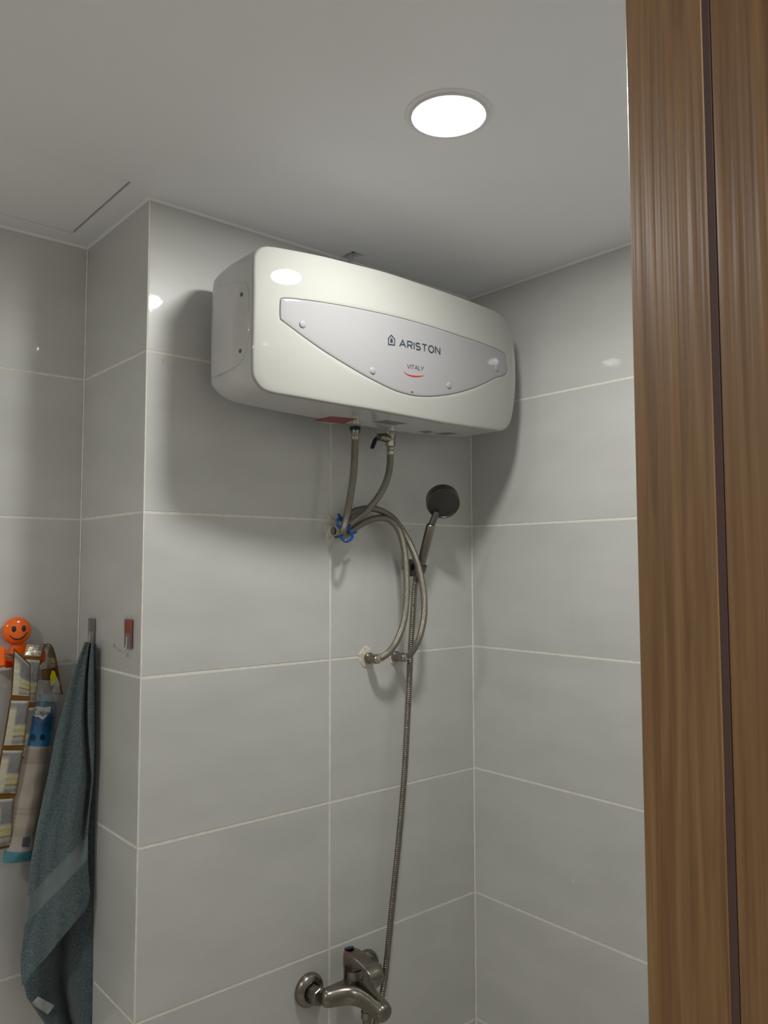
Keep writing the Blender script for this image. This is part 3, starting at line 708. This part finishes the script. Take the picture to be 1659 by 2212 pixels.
mb = MB(); mb.lathe((MX,-.100,MZ-.012), (0,0,-1), [(0,.0125),(.012,.0125),(.0125,.0108),(.016,.0108),(.0165,.0125),(.030,.0125),(.032,.0105),(.046,.0085),(.0462,.004)], 12); mb.build('hose_outlet', M_steel, mixer, angle=30)

# ------------------------------------------------------------------ hand shower, holder, hose
HN = (CAM-onY(958,1083,-.10)).normalized(); HN = (HN+Vector((0.16,.02,-.50))).normalized()   # spray direction
fc = onY(957.5,1089,-.115)
hand = thing('hand_shower', fc, 'round grey hand shower leaning out of its holder on the back wall', 'shower head')
mb = MB(); mb.lathe(fc-HN*.032, HN, [(0,.012),(.0008,.029),(.003,.0352),(.007,.0375),(.029,.0382),(.0315,.0376),(.0318,.0345),(.0308,.0338)], 56); mb.build('head_shell', M_shower, hand)
fr = MB(); fr.lathe(fc-HN*.002, HN, [(0,.0336),(.0010,.0336),(.0014,.032),(.0017,.01)], 56); face = fr.build('spray_plate', M_face, hand)
# nozzles: rings of tiny studs
nb = MB(); ax = HN.cross(Vector((0,0,1))).normalized(); ay = HN.cross(ax)
for r, n in ((.006,6),(.012,12),(.018,18),(.024,24),(.029,30)):
    for k in range(n):
        a = 2*pi*k/n; nb.lathe(fc+ax*cos(a)*r+ay*sin(a)*r-HN*.0006, HN, [(0,.0008),(.0010,.0006)], 5)
o = nb.build('nozzles', M_shower, hand, smooth=False); o['kind'] = 'stuff'
g0 = fc-HN*.013-ay*0; 
nk = onY(936,1124,-.094); gt = onY(931,1133,-.090); gb = onY(905,1238,-.052)
d_ = (gb-gt).normalized()
mb = MB(); S = spline([onY(943,1106,-.100), nk, gt+d_*.004], .003); mb.tube(S, .0075, 18); mb.build('neck', M_shower, hand)
mb = MB(); mb.lathe(gt, d_, [(0,.0085),(.0015,.0100),(.004,.0106),(.030,.0106),((gb-gt).length-.02,.0098),((gb-gt).length,.0085),((gb-gt).length+.001,.006)], 28); mb.build('grip', M_steel, hand)
mb = MB(); mb.lathe(gt-d_*.0010, d_, [(0,.0088),(.0012,.0088)], 28); mb.build('seal_ring', M_black, hand)
hb = onY(892,1226,0)
holder = thing('shower_holder', (hb.x,0,hb.z), 'small square grey wall holder of the hand shower behind the hoses', 'shower holder')
h0, h1 = onY(884,1208,-.030), onY(902,1245,-.030)
mb = MB(); mb.box((h0.x,-.033,h1.z),(h1.x,-.019,h0.z),.0015); mb.lathe(((h0.x+h1.x)/2,-.0005,(h0.z+h1.z)/2), (0,-1,0), [(0,.0085),(.003,.0085),(.0035,.0055),(.020,.0055)], 20); mb.build('holder_block', M_shower, holder)
# cradle ring round the grip end
cr = gb-d_*.012; 
mb = MB(); rg = []
ax2 = d_.cross(Vector((0,1,0))).normalized(); ay2 = d_.cross(ax2)
for dd, r in ((-.009,.0112),(-.009,.0142),(.009,.0136),(.009,.0104)):
    rg.append([cr+d_*dd+ax2*cos(a)*r+ay2*sin(a)*r for a in [2*pi*k/32 for k in range(32)]])
rg.append(rg[0]); mb.loft(rg, cap0=False, cap1=False); mb.build('cradle', M_shower, holder, angle=40)
pm = (h0+h1)/2; mb = MB(); mb.tube([Vector((pm.x+.004,-.028,pm.z+.003)), Vector((pm.x+.006,-.034,pm.z+.006)), cr+(Vector((pm.x,-.03,pm.z))-cr).normalized()*.0125], .0075, 14); mb.build('pivot', M_shower, holder)
k0, k1 = onY(911,1216,cr.y), onY(917,1233,cr.y)
mb = MB(); mb.tube([onY(916,1217,cr.y), onY(915,1224,cr.y), onY(912,1232,cr.y)], .0026, 8); mb.build('grip_tab', M_black, holder)
PX = [(904,1240,-.0505),(899,1256,-.046),(895,1280,-.040),(893,1310,-.036),(890,1360,-.033),(887,1410,-.031),(884,1480,-.030),(880,1560,-.030),(876,1640,-.030),(870,1720,-.030),(863,1800,-.029),(855,1880,-.028),(847,1960,-.027),(840,2030,-.026),(834,2090,-.0245),(828,2135,-.026),(820,2175,-.032),(811,2212,-.042),(806,2240,-.054),(800,2262,-.068),(797,2272,-.082)]
P = [onY(*p) for p in PX]; P = [gb+d_*.002]+P[1:]
out = Vector((MX,-.100,MZ-.058))
P = P+[Vector((MX+.012,-.094,-1.085)), Vector((MX+.003,-.099,-1.06)), out]
S = spline(P, .0011)
sh = thing('shower_hose', P[0], 'long ribbed metal shower hose running down from the hand shower to the mixer', 'hose')
mb = MB(); mb.tube(S, .0066, 12, twist=(.0046,.00075)); mb.build('ribbed_tube', M_steel, sh, angle=80)
mb = MB(); mb.lathe(S[0]-(S[3]-S[0]).normalized()*.002, (S[6]-S[0]), [(0,.0085),(.002,.0092),(.012,.0088),(.020,.0078),(.0205,.0066)], 20); mb.build('end_cone', M_shower, sh)

# ------------------------------------------------------------------ adhesive hooks on the recess side
XS = -W
def sidep(y, z, off): return Vector((XS-off, y, z))
def adhesive_hook(yc, zc, label, chip, bare):
    root = thing('adhesive_hook', (XS,yc,zc), label, 'hook', 'clear adhesive hooks on the recess side')
    mb = MB(); mb.box((XS-.0012,yc-.034,zc-.036),(XS-.0003,yc+.034,zc+.036),.0003); mb.build('backing', M_film, root)
    mb = MB(); mb.box((XS-.0050,yc-.0165,zc-.027),(XS-.0012,yc+.0165,zc+.027),.0016); mb.build('plate', chip, root)
    mb = MB(); mb.box((XS-.0068,yc-.0150,zc-.025),(XS-.0050,yc+.0150,zc+.001),.0007); mb.build('clip_block', M_film, root)
    P = [Vector((XS-.0062,yc,zc-.005)),Vector((XS-.0068,yc,zc-.022)),Vector((XS-.0100,yc,zc-.0295)),Vector((XS-.0180,yc+.001,zc-.0300)),Vector((XS-.0265,yc+.002,zc-.0240)),Vector((XS-.0300,yc+.0025,zc-.0175))]
    if not bare: P = P[:4]
    mb = MB(); mb.tube(spline(P,.0015), .0016, 10); mb.build('wire', M_chrome, root)
    return root
h1c = onX(201,1364,XS); h2c = onX(281,1369,XS)
adhesive_hook(h1c.y, h1c.z, 'clear and grey adhesive hook holding the teal towel', M_chip, False)
adhesive_hook(h2c.y, h2c.z, 'clear adhesive hook with a red-brown plate, empty, near the outer corner', M_redchip, True)

# ------------------------------------------------------------------ towel: built on a slanted upright plane in the recess corner
TA = Vector((-.885,.205,0)); TB = Vector((-1.01,.272,0)); td = (TB-TA).normalized(); TN = Vector((-td.y, td.x, 0)); 
if TN.dot(CAM-TA) < 0: TN = -TN
def tp(px, py, off): 
    p = onP(px, py, TA+TN*off, TN); return p
def interp(tab, v):
    for i in range(len(tab)-1):
        if tab[i][0] <= v <= tab[i+1][0]:
            t = (v-tab[i][0])/(tab[i+1][0]-tab[i][0]); return Vector(tab[i][1:]).lerp(Vector(tab[i+1][1:]), t)
    return Vector(tab[-1][1:])
towel = thing('towel', onX(201,1392,XS), 'teal grey terry towel hanging from the left adhesive hook', 'towel')
Lf = [(0,183,1386),(.1,157,1455),(.25,122,1580),(.4,100,1690),(.55,77,1800),(.65,65,1870),(.75,60,1935),(.85,52,2010),(.93,44,2075),(1,47,2131)]
Rf = [(0,203,1390),(.1,203,1450),(.25,204,1540),(.4,204,1625),(.55,201,1690),(.65,195,1745),(.75,190,1800),(.85,190,1868),(.93,195,1930),(1,188,1962)]
def cloth(name, L_, R_, nu, nv, fold, th, m_, band=None, parent=towel, m2=None):
    mb = MB(); F_ = []; B_ = []
    for j in range(nv+1):
        v = j/nv; a, b = interp(L_, v), interp(R_, v); row = []; rb = []
        for i in range(nu+1):
            u = i/nu; q = a.lerp(b, u); off, t_ = fold(u, v), th
            e = min(u, 1-u)*nu; ed = min(1, e/1.5)
            row.append(tp(q.x, q.y, off+t_*ed*.5)); rb.append(tp(q.x, q.y, off-t_*ed*.5))
        F_.append(row); B_.append(rb)
    n = nu+1; vs = [p for r in F_ for p in r]+[p for r in B_ for p in r]; M_ = n*(nv+1); fs = []; mi = []
    for j in range(nv):
        for i in range(nu):
            k = 1 if band and band[0] <= (j+.5)/nv <= band[1] else 0
            fs.append((j*n+i,j*n+i+1,(j+1)*n+i+1,(j+1)*n+i)); mi.append(k)
            fs.append((M_+j*n+i,M_+(j+1)*n+i,M_+(j+1)*n+i+1,M_+j*n+i+1)); mi.append(k)
    for i in range(nu):
        for j in (0, nv): fs.append((j*n+i, M_+j*n+i, M_+j*n+i+1, j*n+i+1)); mi.append(0)
    for j in range(nv):
        for i in (0, nu): fs.append((j*n+i, (j+1)*n+i, M_+(j+1)*n+i, M_+j*n+i)); mi.append(0)
    b0 = len(mb.f); mb.add(vs, fs); mb.mi = mi
    return mb.build(name, [m_, m2 or M_band], parent, angle=80)
def fold_front(u, v):
    g = .020+.018*v
    f = .006*sin(2*pi*(u*1.3+.1+v*.35))*(.4+v) + .0035*sin(2*pi*(u*2.6-v*.9))*(.3+.7*v)
    f -= .040*math.exp(-((u-(.62+.30*min(1,v/.5)))/.05)**2)*(1 if v < .62 else max(0, 1-(v-.62)*5))   # deep crease near the right
    r = .0012*sin(60*v+3*u)*0
    return g+f+r+.006*max(0,u-.8)*5*v+.006*sin(2*pi*(u*3.1+v*1.7))*v*(1-u)
cloth('front_layer', Lf, Rf, 44, 90, fold_front, .007, M_towel, band=(.755,.835))
Lb = [(0,186,1390),(.1,160,1470),(.3,135,1640),(.5,100,1820),(.7,62,1990),(.8,50,2120),(.9,58,2155),(1,112,2235)]
Rb = [(0,206,1391),(.1,208,1470),(.3,208,1640),(.5,208,1800),(.7,207,1960),(.8,206,2040),(.9,204,2120),(1,200,2240)]
def fold_back(u, v):
    return -.006-.003*max(0,u-.6)*2.5+.006*sin(2*pi*(u*1.1+.2))*v - .045*math.exp(-((u-.52)/.10)**2)*max(0,min(1,(v-.5)*4)) + .016*max(0,(u-.7))*v*2
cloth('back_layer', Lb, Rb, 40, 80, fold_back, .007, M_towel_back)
tg = [(0,83,2153),(1,68,2168)]; 
cloth('care_label', [(0,82,2152),(1,67,2168)], [(0,118,2172),(1,103,2192)], 8, 4, lambda u, v: .010+.002*sin(5*u), .0012, noise_col(mat('label_cloth', rough=.8), 60, (.22,.24,.25), (.36,.38,.39)))

# ------------------------------------------------------------------ orange hook with a smiling disc
D0 = D
sm = onY(37,1364,D0); smile = thing('wall_hook', (sm.x,D0,sm.z), 'bright orange plastic wall hook with a smiling round disc', 'hook')
Rs = .0272
mb = MB(); cs = onY(37,1363,D0-.016)
sc_ = [(0,Rs*.86),(.002,Rs*.96),(.005,Rs),(.008,Rs*.985),(.0115,Rs*.90),(.0145,Rs*.74),(.0165,Rs*.52),(.0175,Rs*.28),(.0178,Rs*.06)]
mb.lathe(Vector((cs.x,D0-.008,cs.z)), (0,-1,0), sc_, 48); mb.build('smiling_disc', M_orange, smile)
def dome_y(dx, dz):
    r = math.hypot(dx, dz)
    for k in range(len(sc_)-1):
        if sc_[k+1][1] <= r <= sc_[k][1] and k > 1:
            t = (sc_[k][1]-r)/(sc_[k][1]-sc_[k+1][1]); return D0-.008-(sc_[k][0]+(sc_[k+1][0]-sc_[k][0])*t)
    return D0-.0255
for ex in (-.0088, .0100):
    mb = MB(); rg = []
    for s_, of in ((1,.001),(1,-.0006),(.7,-.0010),(.1,-.0011)):
        rg.append([Vector((cs.x+ex+cos(a)*.0041*s_, dome_y(ex+cos(a)*.0041*s_, .0050+sin(a)*.0062*s_)+of, cs.z+.0050+sin(a)*.0062*s_)) for a in [2*pi*k/20 for k in range(20)]])
    mb.loft(rg); mb.build('eye', M_black, smile)
pts = [(-.0158+.0004*0,-.0072),(-.0130,-.0105),(-.0070,-.0142),(.0005,-.0152),(.0080,-.0128),(.0138,-.0075),(.0165,-.0022)]
S = spline([Vector((cs.x+a, dome_y(a,b)-.0002, cs.z+b)) for a, b in pts], .0015)
mb = MB(); mb.tube(S, [.0007+.0010*sin(pi*min(1,i/(len(S)-1))) for i in range(len(S))], 8); mb.build('mouth', M_black, smile)
# body, shoulders and the arm the sachets hang on
def yb(x, y, Y=None): return onY(x, y, D0 if Y is None else Y)
a, b_, c_, d2 = onY(26,1392,D0-.008), onY(56,1389,D0-.008), onY(50,1412,D0-.008), onY(15,1412,D0-.008)
mb = MB(); mb.loft([[Vector((q.x,D0-.0005,q.z)) for q in (a,b_,c_,d2)], [Vector((q.x,D0-.012,q.z)) for q in (a,b_,c_,d2)], [Vector((q.x*.96+cs.x*.04,D0-.0145,q.z)) for q in (a,b_,c_,d2)]]); mb.build('hook_body', M_orange, smile)
p0, p1 = onY(9,1422,D0-.03), onY(95,1436,D0-.03)
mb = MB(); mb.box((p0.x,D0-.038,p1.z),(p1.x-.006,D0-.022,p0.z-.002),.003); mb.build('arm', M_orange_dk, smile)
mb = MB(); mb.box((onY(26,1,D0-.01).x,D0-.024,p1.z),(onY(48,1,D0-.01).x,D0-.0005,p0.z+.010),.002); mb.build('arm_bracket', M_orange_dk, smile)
e0, e1 = onY(-14,1399,D0-.045), onY(11,1441,D0-.045)
mb = MB(); mb.box((e0.x,D0-.052,e1.z),(e1.x,D0-.018,e0.z),.0045); mb.build('arm_end', M_orange, smile)
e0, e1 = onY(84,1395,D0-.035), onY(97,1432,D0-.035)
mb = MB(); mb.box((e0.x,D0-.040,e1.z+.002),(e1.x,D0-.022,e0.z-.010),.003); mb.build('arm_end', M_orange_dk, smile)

# ------------------------------------------------------------------ strip of sachets draped over the arm
strip = thing('sachet_strip', onY(45,1410,D0-.05), 'strip of joined silver and cream sachets with amber edges draped over the orange hook', 'sachets')
def grid_quad(q, off, nu, nv, bulge, Y, shr=0):
    """q: pixel corners TL,TR,BR,BL; returns grids of front points; each corner may carry its own plane y"""
    TL, TR, BR, BL = [onY(p[0], p[1], p[2]) for p in q]; F_ = []
    for j in range(nv+1):
        v = shr+(1-2*shr)*j/nv; row = []
        for i in range(nu+1):
            u = shr+(1-2*shr)*i/nu; p = TL.lerp(TR,u).lerp(BL.lerp(BR,u),v)
            bl = bulge*(16*u*(1-u)*v*(1-v))**.6
            row.append(p+Vector((0,-off-bl,0)))
        F_.append(row)
    return F_
def sheet(mb, F_, th, flipv=True):
    nv, nu = len(F_)-1, len(F_[0])-1; n = nu+1; fr_ = [p for r in F_ for p in r]; bk = [p+Vector((0,th,0)) for p in fr_]; M_ = len(fr_); fs = []; uv = []
    for j in range(nv):
        for i in range(nu):
            c = lambda i,j: (i/nu, 1-j/nv)
            fs.append((j*n+i,j*n+i+1,(j+1)*n+i+1,(j+1)*n+i)); uv.append([c(i,j),c(i+1,j),c(i+1,j+1),c(i,j+1)])
            fs.append((M_+j*n+i,M_+(j+1)*n+i,M_+(j+1)*n+i+1,M_+j*n+i+1)); uv.append([(.5,.5)]*4)
    for i in range(nu):
        for j in (0,nv): fs.append((j*n+i,M_+j*n+i,M_+j*n+i+1,j*n+i+1)); uv.append([(.5,.5)]*4)
    for j in range(nv):
        for i in (0,nu): fs.append((j*n+i,(j+1)*n+i,M_+(j+1)*n+i,M_+j*n+i)); uv.append([(.5,.5)]*4)
    mb.add(fr_+bk, fs, uv)
def sachet(q, edge=True, bulge=.004):
    mb = MB(); sheet(mb, grid_quad(q, 0, 6, 8, 0, 0), .0008); f = mb.build('foil_edge', M_foil, strip, angle=60)
    mb = MB(); sheet(mb, grid_quad(q, .0008, 10, 14, bulge, 0, .055), .0006); mb.build('sachet', M_sachet, strip, angle=80)
Yf = D0-.060
sachet([(30,1399,Yf),(66,1436,Yf+.01),(66,1508,Yf),(23,1507,Yf)])
sachet([(22,1507,Yf),(65,1508,Yf),(52,1615,Yf+.003),(4,1616,Yf+.003)])
sachet([(4,1615,Yf+.003),(52,1615,Yf+.003),(35,1719,Yf+.008),(-14,1720,Yf+.008)])
sachet([(-15,1720,Yf+.008),(31,1718,Yf+.008),(24,1830,Yf+.015),(-24,1840,Yf+.015)])
Y2 = D0-.047
sachet([(58,1392,D0-.036),(97,1391,D0-.036),(88,1420,Y2),(52,1416,Y2)], bulge=.001)
sachet([(54,1418,Y2),(88,1421,Y2),(76,1522,Y2),(56,1522,Y2)], bulge=.002)
sachet([(56,1522,Y2),(76,1522,Y2),(58,1640,Y2+.004),(40,1640,Y2+.004)], bulge=.001)
# strand over the arm that shows its back, and the outer band of the loop
def band(px, wd, th, m_, name):
    mb = MB(); P = [onY(*p) for p in px]; S = spline(P, .004); rings = []
    for i, p in enumerate(S):
        t = (S[min(i+1,len(S)-1)]-S[max(i-1,0)]).normalized(); n = t.cross(Vector((0,1,0))).normalized()
        rings.append([p+n*th-Vector((0,wd/2,0)), p-n*th-Vector((0,wd/2,0)), p-n*th+Vector((0,wd/2,0)), p+n*th+Vector((0,wd/2,0))])
    mb.loft(rings); return mb.build(name, m_, strip, angle=50)
band([(88,1432,D0-.036),(91,1410,D0-.036),(98,1394,D0-.036),(106,1391,D0-.036),(113,1400,D0-.036),(120,1425,D0-.036),(127,1465,D0-.036),(134,1500,D0-.036)], .010, .0006, M_foil, 'foil_edge')
mb = MB(); sheet(mb, grid_quad([(101,1392,D0-.028),(111,1398,D0-.028),(122,1441,D0-.028),(88,1446,D0-.028)], 0, 6, 8, .001, 0), .0008); mb.build('sachet_back', M_sachet, strip)
mb = MB(); sheet(mb, grid_quad([(89,1446,D0-.026),(121,1440,D0-.026),(131,1498,D0-.026),(94,1500,D0-.026)], 0, 6, 8, .002, 0), .0008); mb.build('sachet_back', M_amber, strip)
mb = MB(); yq = [onY(x, y, D0-.032) for x, y in ((112,1448),(118,1450),(123,1465),(117,1478),(110,1482),(108,1462))]
mb.loft([[p for p in yq],[p-Vector((0,.0006,0)) for p in yq]]); mb.build('yellow_patch', M_yellow, strip)
mb = MB(); yq = [onY(x, y, D0-.033) for x, y in ((124,1463),(131,1497),(112,1497),(117,1480))]
mb.loft([[p for p in yq],[p-Vector((0,.0006,0)) for p in yq]]); mb.build('pale_patch', M_label, strip)

# ------------------------------------------------------------------ printed sleeve behind the towel
YS = D0-.034
t0 = onY(98,1500,YS); t1 = onY(40,1860,YS); ax_ = (t1-t0); Ls = ax_.length; ax_ = ax_.normalized()
sleeve = thing('cosmetic_sleeve', t0, 'tall blue and white printed plastic sleeve between the sachets and the towel', 'packet')
nx_ = ax_.cross(Vector((0,1,0))).normalized(); 
if nx_.x < 0: nx_ = -nx_
rings = []; uvs = []
for k in range(61):
    v = k/60; hw = (.0262+.003*v)*(.35+.65*min(1, .25+v*9) if v < .12 else 1); hy = .0235*(.25+.75*min(1, v*8))*(1 if v < .93 else 1-(v-.93)*9)
    wv = .0012*sin(v*40)
    rings.append([t0+ax_*(v*Ls)+nx_*cos(a)*hw+Vector((0,1,0))*sin(a)*(hy+wv*cos(3*a)) for a in [2*pi*j/40 for j in range(40)]]); uvs.append(v)
mb = MB(); mb.loft(rings, uvs=uvs); mb.build('sleeve_body', M_sleeve, sleeve, angle=60)
def on_sleeve(px, py, lift=.0006):
    # nearest point of the sleeve surface on this ray
    best = None; d = ray(px, py)
    for i in range(400):
        p = CAM+d*((1.50+i*.001)); w_ = p-t0; v = w_.dot(ax_); q = w_-ax_*v
        vv = max(0, min(1, v/Ls)); hw = .0262+.003*vv
        if (q.dot(nx_)/hw)**2+(q.y/.0235)**2 <= 1.0: return p-d.normalized()*lift*3
    return onY(px, py, YS-.024)
def flat_patch(px, m_, name):
    P = [on_sleeve(*p) for p in px]; c = sum(P, Vector((0,0,0)))/len(P); mb = MB()
    mb.loft([[p+Vector((0,.0012,0)) for p in P],[p for p in P],[c]*len(P)], cap1=False); mb.build(name, m_, sleeve)
flat_patch([(72,1529),(80,1526),(95,1528),(110,1526),(108,1540),(100,1548),(92,1555),(84,1549),(72,1547)], M_label, 'logo_shield')
flat_patch([(71+5*cos(a), 1593+7*sin(a)) for a in [2*pi*k/16 for k in range(16)]], M_navy, 'print_dot')
flat_patch([(92+5.5*cos(a), 1593+7*sin(a)) for a in [2*pi*k/16 for k in range(16)]], M_navy, 'print_dot')
flat_patch([(50,1809),(66,1807),(63,1830),(47,1829)], mat('print_grey_blue',(.09,.09,.12),.5), 'print_block')
def px_word(txt, x0, y0, dx, h, wd, m_, slant=0):
    mb = MB(); x = 0
    glyph = {'C': [arc(.45,.5,.42,.5,50,310)], 'a': [arc(.35,.3,.3,.3,0,360),[(.66,.6),(.66,0)]], 'p': [arc(.35,.3,.3,.3,0,360),[(.04,.6),(.04,-.4)]], 'e': [[(.05,.32),(.62,.32)]+arc(.35,.3,.3,.3,10,300)],
             'I': [[(0,0),(0,.9)]], 'O': [arc(.3,.42,.3,.42,0,360)], 'N': [[(0,0),(0,.85),(.5,0),(.5,.85)]], 'l': [[(.1,0),(.1,1)]]}
    for c in txt:
        for ln in glyph[c]:
            P = [on_sleeve(x0+(x+a)*dx, y0-b*h+slant*(x+a)*dx, .0009) for a, b in ln]
            S = spline(P, .001) if len(P) > 2 else P
            mb.tube(S, wd, 5)
        x += {'I':.35,'N':.8,'O':.85}.get(c, .95)
    mb.build('lettering', m_, sleeve)
px_word('Cape', 73, 1543, 9.5, 11, .00055, M_ink, .05)
px_word('lON', 76, 1566, 12, 8, .0004, M_ink, .03)
# loose clear film at the top of the sleeve
mb = MB(); rings = []
for k in range(10):
    v = k/9; hw = .027*(1-.25*v); hy = .016*(1-.75*v)
    rings.append([t0-ax_*(v*.040-.012)+nx_*(cos(a)*hw+.004*v)+Vector((0,1,0))*(sin(a)*hy+.003*sin(3*a+5*v)) for a in [2*pi*j/28 for j in range(28)]])
mb.loft(rings, cap0=False, cap1=False); mb.build('film_top', M_film, sleeve)

# ------------------------------------------------------------------ water drops clinging to the lower tiles
rnd = random.Random(5); M_drop = mat('water_spots', (.62,.61,.57), .1, coat=.5)
for w_, n_ in ((wall_back, 150), (wall_right, 110)):
    mb = MB()
    for k in range(n_):
        if w_ is wall_back: x, y, ax3 = rnd.uniform(-.72,-.02), -.0001, (0,-1,0)
        else: x, y, ax3 = -.0001, -rnd.uniform(.02,.46), (-1,0,0)
        z = -1.25+rnd.random()**1.3*1.05; r = rnd.uniform(.0005,.0011)
        mb.lathe((x,y,z), ax3, [(0,r),(r*.35,r*.8),(r*.5,r*.3)], 8)
    dr = mb.build('water_drops', M_drop, w_); dr['kind'] = 'stuff'
